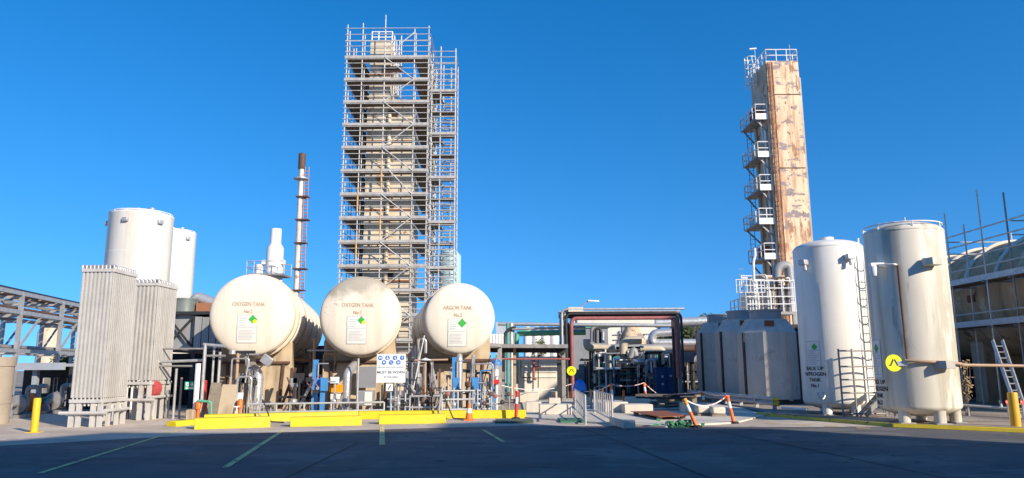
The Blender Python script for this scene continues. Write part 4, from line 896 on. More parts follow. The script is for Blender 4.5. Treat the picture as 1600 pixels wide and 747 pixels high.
MB().path([(lx - .14, YA - .15, .1), (lx - .14, YA - .15, tl.z - .6), (lx - .14, YA + 1.5, tl.z - .6)], .05, 8, bend=.2).build('brown_pipe', steel_brown, pr)
MB().box(P(899, 484, YA), (.8, .5, .25)).build('junction_box', concrete, pr)
MB().path([P(880, 500, YA), P(884, 486, YA), P(893, 485, YA)], .10, 8, bend=.3).build('elbow', galv, pr)
sl_ = T('street_lamp', 'slim bent arm street lamp with white head above the pipe portal', 'street lamp', P(912, 640, 52).xy.to_3d())
e = P(911, 476, 52)
MB().path([(P(897, 500, 52).x, 52, 0), (P(897, 500, 52).x, 52, P(897, 490, 52).z), e, P(920, 470, 52)], .05, 8, bend=.8).build('pole', galv, sl_)
MB().bar(P(918, 470, 52), P(936, 471, 52), .25, .12).build('lamp_head', sign_white, sl_, bev=.03)
ps = T('pedestrian_sign', 'round yellow pedestrian sign strapped to the red portal pipe', 'sign', P(893, 640, YA).xy.to_3d())
def ped_sign(par, c, r, Y, back):
    MB().lathe([(0, -.012), (r, -.012), (r, .012), (0, .012)], (c.x, Y, c.z), (0, 1, 0), 32).build('disc', sign_y, par)
    g = MB(); y = Y - .016
    for a, b, ww in (((-.08, .42), (-.40, -.25), .17), ((.08, .42), (.40, -.25), .17), ((-.62, -.28), (-.36, -.28), .12), ((.36, -.28), (.62, -.28), .12)):
        g.bar((c.x + a[0] * r, y, c.z + a[1] * r), (c.x + b[0] * r, y, c.z + b[1] * r), .004, ww * r, up=(1, 0, .5) if a[1] > 0 else (0, 0, 1))
    g.build('walking_legs_marking', ink, par)
    MB().bar((c.x, Y + .012, c.z), (c.x, Y + back, c.z), .06, .06).build('bracket', galv, par)
ped_sign(ps, P(893, 579.5, YA - .55), .245, YA - .55, .22)
ga = T('pipe_gantry', 'grey pipe gantry with green lagged pipe beside the argon tank', 'pipe rack', P(830, 640, 38).xy.to_3d())
YB = 38.0
def hp(x0, y0, x1, y1, r, m_, name='pipe', Y=YB, n=10): return MB().tube(P(x0, y0, Y), P(x1, y1, Y), r, n).build(name, m_, ga)
hp(778, 506, 1060, 509, .11, silver, 'white_pipe', 44)
hp(800, 514, 915, 512, .08, galv, 'pipe', 42)
hp(808, 521, 915, 519, .17, green_pipe, 'green_pipe', 42.5)
MB().path([P(808, 521, 42.4), P(807, 535, 42.4), P(807, 600, 42.4)], .13, 10).build('green_pipe', green_pipe, ga)
MB().path([P(806, 512, 42), P(797, 513, 42), P(788, 522, 42), P(787, 600, 42)], .09, 10, bend=.5).build('pipe', steel_dark, ga)
for px, r, m_ in ((793, .09, teal), (799, .10, galv), (802, .06, galv_dark)): MB().tube(P(px, 505, 42.2), (P(px, 505, 42.2).x, 42.2, 0), r).build('upright_pipe', m_, ga)
MB().bar(P(752, 541, YB), P(886, 541.5, YB), 1.3, .18).build('tray_beam', galv_dark, ga)
MB().bar(P(752, 546, YB + .3), P(885, 547, YB + .3), .2, .3).build('lower_beam', steel_dark, ga)
for px, Y, m_, wd in ((781, 34, galv, .18), (804, YB, tan_pipe, .14), (873, YB, steel_dark, .2), (880, YB + .6, galv_dark, .2)):
    e = P(px, 541, Y); MB().bar((e.x, Y, 0), e, wd, wd).build('leg', m_, ga)
MB().bar(P(752, 538, 34), P(784, 540, 34), .8, .15).build('end_tray', galv, ga)
hp(770, 561, 890, 561, .05, red_pipe, 'red_pipe', 37.5)
hp(862, 540, 878, 560, .06, steel_dark, 'brace', 37.8)
lad = MB()
x0, x1 = P(873, 560, 41).x, P(882, 560, 41).x
for x in (x0, x1): lad.tube((x, 41, 0), (x, 41, P(870, 550, 41).z), .03, 6)
for k in range(14): lad.tube((x0, 41, .2 + k * .22), (x1, 41, .2 + k * .22), .02, 5)
simple('wall_ladder', lad, steel_dark, 'black rung ladder beside the white panel wall', 'ladder')
simple('blue_cover', MB().lathe([(.20, 0), (.20, .12), (.12, .22), (0, .25)], P(776, 571, 29.5), (0, 0, 1), 20), blue_tarp, 'bright blue rounded cover on top of the argon pier corner', 'cover')
sb = T('red_box_post', 'post with red box and white card at the argon pier corner', 'post', P(776, 640, 29).xy.to_3d())
e = P(776, 578, 29); MB().tube((e.x, 29, 0), e, .05).build('post', white_rail, sb)
MB().span(P(771, 600, 28.9), P(780, 593, 29.2)).build('box', red, sb); MB().span(P(774, 588, 28.9), P(779, 577, 28.93)).build('card', sign_white, sb)
# white panel wall with red pipes
ww = T('panel_wall', 'white ribbed panel wall with red pipes behind the concrete blocks', 'wall', P(838, 640, 44).xy.to_3d())
a, b = P(806, 640, 44), P(872, 557, 44.3); a.z = 0
MB().span(a, b).build('wall', wall_white, ww)
for k in range(4): 
    z = P(838, 566 + k * 8, 43.9).z
    MB().span((a.x + .1, 43.94, z), (b.x - .1, 43.99, z + .05)).build('rail_rib', wall_white, ww)
MB().path([P(834, 562, 43.7), P(834, 592, 43.7), P(838, 592, 43.7)], .08, 8).build('red_pipe', red_pipe, ww)
MB().path([P(834, 574, 43.7), P(845, 574, 43.7)], .08, 8).build('red_pipe', red_pipe, ww)
MB().path([P(814, 560, 43.7), P(814, 590, 43.7), P(830, 590, 43.7)], .03, 8).build('conduit', steel_dark, ww)
MB().tube(P(841, 545, 43.7), P(841, 606, 43.7), .03).build('conduit', steel_dark, ww)
# far buildings and silos
gb = T('grey_building', 'grey blue plant building with dark opening behind the portal', 'building', P(925, 640, 52).xy.to_3d())
a, b = P(893, 640, 50), P(934, 519, 56); a.z = 0
MB().span(a, b).build('wall', grey_wall, gb); MB().span((a.x - .1, 49.9, b.z), (b.x + .1, 56, b.z + .12)).build('roof_edge', green_pipe, gb)
a2, b2 = P(912, 640, 49.9), P(934, 550, 49.95); a2.z = 0
MB().span((a2.x, 49.8, P(920, 561, 49.8).z), (b2.x + 1.2, 50.6, P(920, 559, 49.8).z)).build('canopy', galv_dark, gb)
sx0, sx1 = P(921, 600, 48), P(944, 565, 48)
MB().span((sx0.x, 48, 0), (sx1.x, 48.6, sx1.z)).build('doorway_screen', mat('mesh_screen', (.12, .115, .105), .8), gb)
for px in (914, 918, 923): e = P(px, 565, 49.7); MB().bar((e.x, 49.7, 0), e, .1, .1).build('jamb_post', steel_dark, gb)
wb = T('white_building', 'white flat roofed building behind the portal and its pipes', 'building', P(955, 640, 63).xy.to_3d())
a, b = P(905, 640, 63), P(1003, 499, 70); a.z = 0
MB().span(a, b).build('wall', wall_white, wb); MB().span((a.x - .15, 62.85, b.z), (b.x + .15, 70, b.z + .2)).build('parapet', white_rail, wb)
for y in (524, 532): MB().span((a.x + 3, 62.9, P(950, y, 63).z), (b.x - 1, 62.98, P(950, y - 1.5, 63).z)).build('wall_band', grey_wall, wb)
for px in (927, 972): MB().span((P(px, 520, 63).x, 62.9, P(px, 520, 63).z), (P(px + 10, 520, 63).x, 62.98, P(px, 509, 63).z)).build('window', grey_wall, wb)
ob = T('stepped_vessel', 'rust patched beige stepped vessel before the white building', 'vessel', P(987, 640, 60).xy.to_3d())
q = P(988, 540, 60)
MB().lathe([(1.1, 0), (1.1, P(988, 532, 60).z), (.85, P(988, 522, 60).z), (.6, P(988, 514, 60).z), (.6, P(988, 506, 60).z), (0, P(988, 505, 60).z)], (q.x, 60, 0), (0, 0, 1), 24).build('shell', rust_tower, ob)
for i in range(4):
    a, b = P(818 + i * 14, 560, 95), P(831 + i * 14, 517, 95); r = (b.x - a.x) / 2
    simple('storage_silo', MB().lathe([(r, 0), (r, b.z), (r * .6, b.z + .5), (0, b.z + .6)], ((a.x + b.x) / 2, 95, 0), (0, 0, 1), 28), white, ('pale silo at the tank end of the far silo row', 'second pale silo of the far row', 'third pale silo of the far row just above the small tree', 'last pale silo of the far row nearest the portal')[i], 'silo', 'row of far silos')
simple('far_annex', MB().span(P(775, 640, 80).xy.to_3d(), P(802, 508, 86)), mat('pale_blue_grey_wall', (.42, .47, .53), .7), 'pale blue grey far building beside the argon tank', 'building')
lp = T('louvre_screen', 'row of white upright pipes beside the argon tank', 'pipe rack', P(772, 640, 39).xy.to_3d())
for k in range(6): e = P(762 + k * 4.5, 522, 39); MB().tube((e.x, 39, P(770, 545, 39).z), e, .07).build('pipe', white_rail, lp)
MB().tube(P(760, 524, 39), P(787, 524, 39), .05).build('header', white_rail, lp); MB().span(P(758, 547, 39), P(790, 545, 39.6)).build('tray', galv, lp)
e = P(763, 545, 39.3); MB().bar((e.x, 39.3, 0), e, .15, .15).build('leg', galv_dark, lp); e = P(786, 545, 39.3); MB().bar((e.x, 39.3, 0), e, .15, .15).build('leg', galv_dark, lp)
# process skids full of pipes
def skid(x0, x1, Y, ytop, seed, label, pal, n=26, boxes=5):
    r = random.Random(seed); a, b = P(x0, 640, Y), P(x1, ytop, Y); X0, X1, Z = a.x, b.x, b.z
    t = T('process_skid', label, 'pipe skid', ((X0 + X1) / 2, Y, 0), 'process pipe skids')
    MB().span((X0, Y - .1, 0), (X1, Y + 2.4, .15)).build('base', steel_dark, t)
    for x in (X0 + .1, (X0 + X1) / 2, X1 - .1):
        for y in (Y + .1, Y + 2.2): MB().bar((x, y, .1), (x, y, Z * .96), .12, .12).build('leg', steel_dark, t)
    for z in (Z * .55, Z * .96):
        for y in (Y + .1, Y + 2.2): MB().bar((X0, y, z), (X1, y, z), .12, .14).build('beam', steel_dark, t)
    MB().span((X0, Y + 2.35, .1), (X1, Y + 2.45, Z * .8)).build('back_screen', steel_dark, t)
    for k in range(boxes):
        x = r.uniform(X0 + .2, X1 - 1); z = r.choice([.15, .15, Z * .55]); h = r.uniform(.5, Z * .42); w_ = r.uniform(.4, 1.2)
        MB().span((x, Y + r.uniform(.5, 1.5), z), (x + w_, Y + 2.2, z + h)).build('machine_box', r.choice([steel_dark, steel_dark, grey_wall, steel_dark]), t)
    for k in range(n):
        y = Y + r.uniform(-.15, 1.6); x = r.uniform(X0, X1); rad = r.choice([.035, .05, .05, .07, .10]); kind = r.random(); m_ = r.choice(pal)
        z0, z1 = r.uniform(.2, Z * .5), r.uniform(Z * .55, Z * 1.0)
        if kind < .35: pts = [(x, y, .15), (x, y, z1)]
        elif kind < .6: pts = [(x, y, .15), (x, y, z1), (min(X1, x + r.uniform(.6, 2.5)), y, z1)]
        elif kind < .85: x2 = r.uniform(X0, X1); pts = [(x, y, z0), (x, y, z1), (x2, y, z1), (x2, y, r.uniform(.2, z1 * .8))]
        else: z = r.uniform(.5, Z); pts = [(X0, y, z), (X1, y, z)]
        q = [Vector(pts[0])] + [Vector(p) for p in pts[1:] if True]
        if any((q[i + 1] - q[i]).length < .05 for i in range(len(q) - 1)): continue
        o_ = MB().path(q, rad, 8, bend=rad * 3).build('pipe', m_, t)
        if r.random() < .6:
            v = MB().lathe([(rad * 1.1, -.1), (rad * 2.2, -.09), (rad * 2.2, -.05), (rad * 1.4, -.04), (rad * 1.4, .04), (rad * 2.2, .05), (rad * 2.2, .09), (rad * 1.1, .1)], (q[0].x, q[0].y, max(.5, (q[0].z + q[1].z) / 2)), (0, 0, 1), 10).build('valve', r.choice([galv, steel_dark, galv_dark]), o_)
    return t
dk = [steel_dark, galv_dark, galv, galv_dark, beige_pipe]
skid(932, 968, 45, 545, 3, 'process skid with teal and blue pipes beside the dark opening', [teal, blue_pipe, steel_dark, galv, teal, silver, white_rail], 38)
skid(966, 1010, 46, 540, 5, 'process skid with deep blue and pale pipes under the portal centre', [blue_pipe, galv, teal, silver, galv_dark, silver, white_rail, beige_pipe], 44)
skid(1010, 1056, 44, 548, 8, 'process skid with black and white pipes beside the red drop pipe', dk + [green_pipe, silver, white_rail, silver], 44)
skid(1060, 1116, 46, 552, 13, 'dark process skid between the red drop pipe and grey vessels', [steel_dark, galv_dark, silver, galv, steel_brown], 34)
hd = T('lagged_header', 'beige and grey lagged headers looping above the process skids', 'pipe', P(980, 640, 47).xy.to_3d())
for pts, r, m_, Y in (([(917, 530), (917, 543), (960, 545)], .24, beige_pipe, 46.5), ([(955, 548), (955, 543), (1050, 543)], .22, grey_clad, 47.4), ([(974, 553), (974, 533), (1000, 531), (1002, 531)], .26, beige_pipe, 45.6), ([(985, 560), (990, 543), (994, 560)], .2, grey_clad, 45.2),
                      ([(1050, 519), (1022, 521), (1018, 530), (1020, 536), (1115, 536)], .27, silver, 48.5), ([(1000, 545), (1036, 545), (1036, 562)], .2, beige_pipe, 46), ([(1020, 543), (1060, 545), (1100, 545)], .2, steel_brown, 48),
                      ([(1024, 505), (1060, 504), (1128, 501)], .33, silver, 50), ([(925, 534), (925, 512), (935, 509), (985, 508)], .13, grey_clad, 46), ([(931, 536), (931, 514), (938, 513), (938, 536)], .09, steel_dark, 45.8), ([(942, 536), (942, 518)], .1, galv, 45.6), ([(990, 566), (1010, 564), (1050, 562)], .17, silver, 44.4)):
    MB().path([P(x, y, Y) for x, y in pts], r, 12, bend=r * 1.6).build('header_pipe', m_, hd)
for px, Y in ((922, 46.9), (948, 47.8), (1004, 48), (1030, 48.9), (1090, 50), (1112, 49), (1083, 50)): e = P(px, 545 if Y < 48.5 else 508, Y); MB().bar((e.x, Y, 0), (e.x, Y, e.z - .1), .14, .14).build('support_leg', steel_dark, hd)
ov = T('orange_relief_valve', 'orange capped relief valve before the bush beside the grey vessels', 'valve', P(1092, 640, 45).xy.to_3d())
e = P(1092, 550, 44); MB().tube((e.x, 44, 0), (e.x, 44, e.z), .12).build('riser', steel_dark, ov); MB().lathe([(.12, -.1), (.25, 0), (.25, .4), (.12, .5), (.12, .75), (.24, .85), (.2, 1.05), (0, 1.1)], e, (0, 0, 1), 14).build('body', mat('orange_valve_paint', (.7, .16, .05), .5), ov)
hp_ = T('hopper', 'grey tapered hopper above the dark process skid', 'hopper', P(1081, 640, 45).xy.to_3d())
q = P(1081, 566, 45); MB().lathe([(.5, 0), (.8, .5), (.8, .62), (0, .62)], q, (0, 0, 1), 4).build('body', grey_wall, hp_); MB().tube((q.x, q.y, 0), q, .15).build('stand', steel_dark, hp_)
bc = T('blue_cabinet', 'deep blue cabinet bank with pale dials beneath the process skids', 'cabinet', P(1040, 640, 43).xy.to_3d())
a, b = P(1027, 640, 42.6), P(1052, 574, 43.4); a.z = .1
MB().span(a, b).build('body', mat('cabinet_blue', (.01, .05, .17), .5), bc, bev=.02)
for k in range(2): MB().span((a.x + .05 + k * (b.x - a.x) / 2, 42.55, .2), (a.x + (k + 1) * (b.x - a.x) / 2 - .03, 42.59, b.z - .1)).build('door', mat('cabinet_blue', (0, 0, 0)), bc)
for du, dv in ((.3, .7), (.3, .45), (.7, .72)): MB().lathe([(0, -.02), (.07, -.02), (.07, 0), (0, 0)], (a.x + (b.x - a.x) * du, 42.53, b.z * dv), (0, 1, 0), 12).build('dial', pale_blue, bc)
bt = T('tarp_bundle', 'bright blue tarpaulin bundle tied at the portal foot', 'tarpaulin', P(906, 612, 36).xy.to_3d())
q = P(906, 604, 34); m_ = MB(); vs = []; r_ = random.Random(4)
for i in range(9):
    for j in range(14):
        th, ph = math.pi * i / 8, 2 * math.pi * j / 14; rr_ = .30 * (1 + r_.uniform(-.30, .25))
        vs.append(q + V(rr_ * math.sin(th) * math.cos(ph), rr_ * math.sin(th) * math.sin(ph), rr_ * 1.0 * math.cos(th) - .05 * math.sin(th)))
m_.add(vs, [(i * 14 + j, i * 14 + (j + 1) % 14, (i + 1) * 14 + (j + 1) % 14, (i + 1) * 14 + j) for i in range(8) for j in range(14)])
m_.build('tarpaulin', blue_tarp, bt, smooth=60); MB().tube((q.x - .05, q.y + .05, 0), q, .05).build('post', galv_dark, bt)

# ------------------------------------------------------------------ trees
def tree(px, Y, ybase_h, ptop, wpx, label, seed, name='tree', nleaf=1400, flat=.8):
    r = random.Random(seed); c = P(px, 575, Y); h = P(px, ptop, Y).z; R_ = wpx / 2 / F * Y
    t = T(name, label, 'tree', (c.x, Y, 0), 'trees beyond the plant')
    tk = MB().rings([(c.x, Y, 0), (c.x + .1, Y, h * .3), (c.x - .1, Y, h * .6), (c.x, Y, h * .85)], [.28 * h / 8, .2 * h / 8, .12 * h / 8, .03], 8)
    limbs = []
    for k in range(9):
        a = r.uniform(0, 6.28); z0 = h * r.uniform(.3, .65); L = R_ * r.uniform(.55, .95)
        e = V(c.x + math.cos(a) * L, Y + math.sin(a) * L, min(h * .97, z0 + h * r.uniform(.15, .35))); limbs.append(e)
        tk.rings([(c.x, Y, z0), (c.x + math.cos(a) * L * .5, Y + math.sin(a) * L * .5, z0 + h * .12), tuple(e)], [.09 * h / 8, .06 * h / 8, .02], 6)
    limbs += [V(c.x, Y, h * .93), V(c.x + R_ * .2, Y, h * .85)]
    tk.build('trunk', bark, t)
    cl = MB(); s = R_ * .085
    for k in range(nleaf):
        e = r.choice(limbs); q = e + V(r.gauss(0, R_ * .2), r.gauss(0, R_ * .2), r.gauss(0, R_ * .2 * flat))
        u = V(r.uniform(-1, 1), r.uniform(-1, 1), r.uniform(-.6, .6)).normalized(); v = u.orthogonal().normalized()
        ss_ = s * r.uniform(.6, 1.6)
        cl.add([q - u * ss_, q + v * ss_ * .6, q + u * ss_, q - v * ss_ * .6], [(0, 1, 2, 3)])
    cl.build('crown', leaf, t, smooth=0)
tree(842, 62, 0, 529, 30, 'small round tree before the far silo row', 21, nleaf=900)
for i, (px, Y, pt, wp, lb) in enumerate(((1012, 120, 518, 60, 'slim gum tree rising beyond the white building'), (1038, 115, 528, 64, 'low spreading tree seen inside the portal opening'), (1068, 105, 514, 62, 'tall gum tree just past the portal drop pipe'), (1086, 98, 508, 66, 'broad gum tree behind the orange relief valve'), (1106, 110, 494, 52, 'tall thin topped gum tree beside the grey vessels'), (1128, 120, 490, 30, 'highest thin gum tree peeping over the grey vessel caps'))):
    tree(px, Y, 0, pt, wp, lb, 30 + i, 'gum_tree', 2200)
tree(98, 62, 0, 552, 40, 'low bush seen through the pipe bridge beside the vaporiser', 50, 'bushy_tree', 900)
simple('far_depot', MB().span(P(1000, 640, 130).xy.to_3d(), P(1060, 540, 136)), grey_wall, 'long grey far depot roof seen between the portal legs', 'building')

# ------------------------------------------------------------------ works area: blocks, plates, rails, posts, tape
def block(x0, x1, yb, yt, label, dep=.8, m=concrete, name='concrete_block', cat='concrete block', grp='loose concrete blocks', rz=0.0):
    a, b = G(x0, yb, .05), G(x1, yb, .05); h = P(x0, yt, a.y + .05).z - .05
    t = MB().box(((a.x + b.x) / 2, (a.y + b.y) / 2 + dep / 2, .05 + h / 2), (b.x - a.x, dep, h), rz=rz)
    return simple(name, t, m, label, cat, grp, bev=.02)
block(822, 846, 644, 628, 'pale concrete block beside the front one near the red bollard', .7)
block(843, 894, 648, 632, 'widest pale concrete block closest to the yellow kerb end', .8)
block(812, 842, 629, 614, 'pale concrete block against the foot of the white panel wall', 1.0)
block(858, 876, 634, 622, 'small pale concrete block in the middle of the blocks', .6)
block(862, 895, 623, 612, 'back pale concrete block near the ladder', 1.0)
block(945, 982, 644, 628, 'low wide concrete block behind the silver handrails', .9)
block(976, 1021, 646, 632, 'clean edged pale concrete block beside the rusted plate', .9)
block(978, 1030, 634, 621, 'back concrete block under the timber plank', 1.0)
block(1070, 1111, 645, 631, 'concrete block with steel pins before the guard rail', .9)
block(898, 925, 632, 622, 'far concrete block behind the nearer handrail end', .9)
sk = T('bagged_slab_pile', 'pile of pale wrapped slabs beside the pinned concrete block', 'slab pile', G(1112, 652))
for i, (x0, x1, yb, h) in enumerate(((1090, 1112, 650, .26), (1113, 1137, 651, .24))):
    a, b = G(x0, yb, .05), G(x1, yb, .05)
    MB().span((a.x, a.y, .05), (b.x - .02, a.y + .6, .12)).build('lower_slab', timber, sk)
    MB().span((a.x + .02, a.y + .02, .12), (b.x - .03, a.y + .55, .12 + h)).build('wrapped_slab', concrete, sk, bev=.06)
tp = T('timber_pile', 'dark untidy pile of timber offcuts beneath the plank', 'timber pile', G(1050, 640))
r_ = random.Random(9); c = G(1050, 641, .05)
for k in range(16): 
    p = c + V(r_.uniform(-.6, .6), r_.uniform(0, 1.0), .06 + r_.uniform(0, .5)); a = r_.uniform(-.5, .5)
    MB().bar(p - V(math.cos(a), math.sin(a), 0) * r_.uniform(.4, .8), p + V(math.cos(a), math.sin(a), r_.uniform(-.1, .1)) * r_.uniform(.4, .8), .12, .07).build('offcut', r_.choice([timber, steel_dark, board]), tp)
a, b = G(997, 629, .05), G(1092, 631, .05); zz = P(1000, 617, a.y).z
pk_ = T('work_plank', 'long grey timber plank laid level over blocks behind the rusted plate', 'plank', (a + b) / 2)
MB().bar((a.x, a.y, zz), (b.x, b.y, zz), .6, .09).build('board', timber, pk_)
for f in (.08, .5, .92): q = a + (b - a) * f; MB().span((q.x - .1, q.y - .2, .05), (q.x + .1, q.y + .2, zz - .05)).build('trestle', timber, pk_)
pts = [G(985, 648, .05), G(1030, 657, .05), G(1076, 655, .05), G(1040, 647, .05)]
rp = MB(); rp.add([p + V(0, 0, z + .10) for z in (0, .02) for p in pts], [(3, 2, 1, 0), (4, 5, 6, 7)] + [(k, (k + 1) % 4, 4 + (k + 1) % 4, 4 + k) for k in range(4)])
pt_ = T('rusted_steel_plate', 'rust red steel plate propped flat over the pit', 'steel plate', pts[0]); rp.build('plate', rust_plate, pt_)
for p in pts: q = p + (sum(pts, Vector()) / 4 - p) * .2; MB().span((q.x - .08, q.y - .08, .05), (q.x + .08, q.y + .08, .148)).build('packer', timber, pt_)
simple('kerb_slab', MB().bar(G(961, 663) + V(0, 0, .12), G(984, 670) + V(0, 0, .12), .35, .24), concrete, 'short concrete kerb slab at the foot of the end handrail', 'slab', bev=.02)
def handrail(p0, p1, label, n=7, h=.88):
    a, b = Vector(p0), Vector(p1); t = T('handrail_panel', label, 'handrail', a, 'galvanised handrail panels')
    for q in (a, b): MB().tube((q.x, q.y, 0), (q.x, q.y, h), .035).build('post', galv, t); MB().span(q - V(.08, .08, 0), q + V(.08, .08, .015)).build('foot_plate', galv, t)
    for z in (h, .15): MB().tube(a + V(0, 0, z), b + V(0, 0, z), .025).build('rail', galv, t)
    for k in range(1, n): q = a + (b - a) * k / n; MB().tube(q + V(0, 0, .15), q + V(0, 0, h), .02, 6).build('baluster', galv, t)
handrail(G(915, 664, .0), G(899, 645, .0), 'galvanised handrail panel on the side facing the blue bundle', 8)
handrail(G(957, 664, .0), G(929, 648, .0), 'galvanised handrail panel on the side facing the rusted plate', 9)
def delin(px, pb, tx, ptp, label, base=True, low=orange, hi=orange, zb=.0):
    b = G(px, pb, zb); e = P(tx, ptp, b.y + .05); d_ = (e - b); L = d_.length
    t = T('bollard_post', label, 'bollard', b, 'orange plastic bollard posts')
    def at(f): return b + d_ * f
    MB().lathe([(.16, 0), (.15, .05), (.07, .07), (0, .07)] if base else [(.07, 0), (.07, .03), (0, .03)], b, (0, 0, 1), 8).build('rubber_base', black, t)
    MB().rings([at(.04), at(.55)], [.055, .052], 14).build('lower_sleeve', low, t)
    MB().rings([at(.55), at(.78)], [.0535, .0525], 14).build('reflective_band', refl, t)
    MB().rings([at(.78), at(.93), at(.95), at(1.0)], [.052, .052, .075, .06], 14).build('grip_cap', hi, t)
    return e
Y_or = mat('cap_orange_yellow', (.85, .33, .02), .5)  # orange yellow plastic of the leaning post's cap
tops = [delin(1089, 668, 1069, 623, 'yellow topped bollard post leaning over the green netting', True, orange, Y_or),
        delin(1147, 662, 1136, 618, 'orange bollard post leaning beside the slab pile'),
        delin(1103, 640, 1097, 612, 'far orange bollard post standing before the guard rail', zb=.05),
        delin(1011, 628, 1006, 598, 'orange bollard post behind the clean edged concrete block', zb=.05),
        delin(959, 640, 955, 600, 'orange bollard post tied to the end handrail', True, refl, orange, .05)]
delin(806, 655, 808, 611, 'red and white bollard post on a black rubber foot by the kerb end', True, red, red)
cn = T('traffic_cone', 'orange traffic cone with white band on the yellow kerb', 'traffic cone', G(733, 657))
b = G(733, 657)
MB().box(b + V(0, 0, .02), (.34, .34, .04)).build('base', orange, cn)
MB().lathe([(.13, .04), (.095, .24)], b, (0, 0, 1), 18).build('lower_cone', orange, cn); MB().lathe([(.096, .24), (.065, .40)], b, (0, 0, 1), 18).build('white_band', refl, cn); MB().lathe([(.064, .40), (.03, .56), (0, .56)], b, (0, 0, 1), 18).build('tip', orange, cn)
tape_m = mat('barrier_tape', (.75, .70, .68), .5, var=.05, patch=((.60, .06, .06), .52, 6))
def tape(a, b, sag, label):
    a, b = Vector(a), Vector(b); m_ = MB(); n = 12
    for k in range(n):
        p, q = (a + (b - a) * f - V(0, 0, sag * 4 * f * (1 - f)) for f in (k / n, (k + 1) / n)); m_.bar(p, q, .006, .035)
    simple('barrier_tape', m_, tape_m, label, 'tape', 'red and white barrier tape')
tape(tops[4], tops[3], .12, 'barrier tape between the handrail post and the block bollard')
tape(tops[3], P(1028, 616, G(1011, 628).y), .02, 'short barrier tape sloping down from the block bollard')
tape(P(1028, 616, G(1011, 628).y), tops[2], .05, 'long barrier tape over the timber pile')
tape(tops[2], tops[1], .05, 'barrier tape reaching to the bollard by the slab pile')
tape(tops[1], tops[0], .25, 'sagging barrier tape between the two leaning bollards')
tape(P(893, 603, 39.5), tops[4], .3, 'barrier tape running from the portal sign to the handrail')
tape(P(893, 600, 39.5), P(783, 602, 34), .25, 'faint barrier tape crossing before the panel wall')
nt_ = MB(); r_ = random.Random(2); c = G(1068, 668)
for k in range(90):
    p = c + V(r_.gauss(0, .24), r_.gauss(.1, .1), abs(r_.gauss(.06, .05))); u = V(r_.uniform(-1, 1), r_.uniform(-1, 1), r_.uniform(-.5, .9)).normalized() * .10; v = u.orthogonal().normalized() * .06
    nt_.add([p - u, p + v, p + u, p - v], [(0, 1, 2, 3)])
simple('green_netting', nt_, green_net, 'crumpled heap of green netting at the foot of the leaning bollard', 'netting', smooth=0)
mb_ = MB(); a, b = G(876, 661), G(908, 656); simple('green_mat', mb_.span((a.x, a.y, 0), (b.x, b.y, .07)), mat('green_mat', (.05, .16, .10), .8), 'dark green slab mat beside the handrail foot', 'mat')
a, b = G(773, 662), G(832, 657); simple('drain_cover', MB().span((a.x, a.y, 0), (b.x, b.y, .06)), mat('olive_plate', (.10, .12, .08), .8), 'olive cover plate under the red and white bollard', 'plate')
for k, (px, pb) in enumerate(((933, 640), (942, 636), (975, 640), (924, 638))):
    b = G(px, pb, .05); simple('steel_stub', MB().tube(b, b + V(0, 0, .75), .045), (tan_pipe, red_pipe, orange, tan_pipe)[k], ('tan steel stub pipe between the handrail panels', 'red steel stub pipe behind the handrail panels', 'orange capped stub pipe beside the low wide block', 'tan stub pipe nearest the blue bundle')[k], 'pipe')

# ------------------------------------------------------------------ right: grey vessels, guard rail, nitrogen tanks, rusty tower, horizontal tank
def grey_vessel(cx, cy, wd, pytop, pyshould, label):
    zt, zs_ = P(1180, pytop, cy - wd / 2).z, P(1180, pyshould, cy - wd / 2).z
    t = T('grey_vessel', label, 'vessel', (cx, cy, 0), 'grey flat sided vessels')
    h = wd / 2; c = h * .42
    def octo(k): return [((h * k), -c * k), (h * k, c * k), (c * k, h * k), (-c * k, h * k), (-h * k, c * k), (-h * k, -c * k), (-c * k, -h * k), (c * k, -h * k)]
    vs = []; lev = [(1.0, .25), (1.0, zs_), (.72, zt - .05), (.72, zt)]
    for k, z in lev: vs += [(cx + x, cy + y, z) for x, y in octo(k)]
    fs = [tuple(range(8))[::-1], tuple(range(24, 32))] + [(i * 8 + k, i * 8 + (k + 1) % 8, (i + 1) * 8 + (k + 1) % 8, (i + 1) * 8 + k) for i in range(3) for k in range(8)]
    MB().add(vs, fs).build('shell', grey_vessel_m, t, smooth=0)
    for x, y in octo(1.0):
        MB().bar((cx + x * .99, cy + y * .99, .2), (cx + x * .99, cy + y * .99, zs_), .10, .14, up=(x, y, 0)).build('corner_strip', steel_dark if y < 0 and abs(x) > abs(y) else grey_vessel_m, t)  # front side strips coloured dark to imitate shaded gaps between vessels
    MB().lathe([(h * .58, zt - .02), (h * .58, zt + .36), (h * .62, zt + .36), (h * .62, zt + .44), (h * .5, zt + .44), (h * .5, zt + .1), (0, zt + .2)], (cx, cy, 0), (0, 0, 1), 32).build('cap_drum', grey_clad, t)
    MB().span((cx - h * .9, cy - h * .9, 0), (cx + h * .9, cy + h * .9, .25)).build('base', steel_dark, t)
    MB().box((cx - .2, cy - h * .88, zs_ + .40), (.42, .06, .26)).build('rust_hatch', rust_plate, t)
grey_vessel_m = grey_vessel
grey_vessel_m = MATS['grey_vessel_paint']
g3 = G(1214, 634); cy3 = g3.y + 1.3; k3 = P(1214, 560, cy3 - 1.2).x
grey_vessel(k3, cy3, 2.45, 497, 519, 'largest grey flat sided vessel nearest the guard rail yellow end')
grey_vessel(k3 - .1, cy3 + 3.3, 2.45, 497, 517, 'second grey flat sided vessel in the middle of the row')
grey_vessel(k3 - .25, cy3 + 6.6, 2.45, 502, 519, 'last grey flat sided vessel with rust hatch beside the dark skid')
grl = T('guard_rail', 'grey corrugated guard rail with yellow end before the grey vessels', 'guard rail', G(1160, 640))
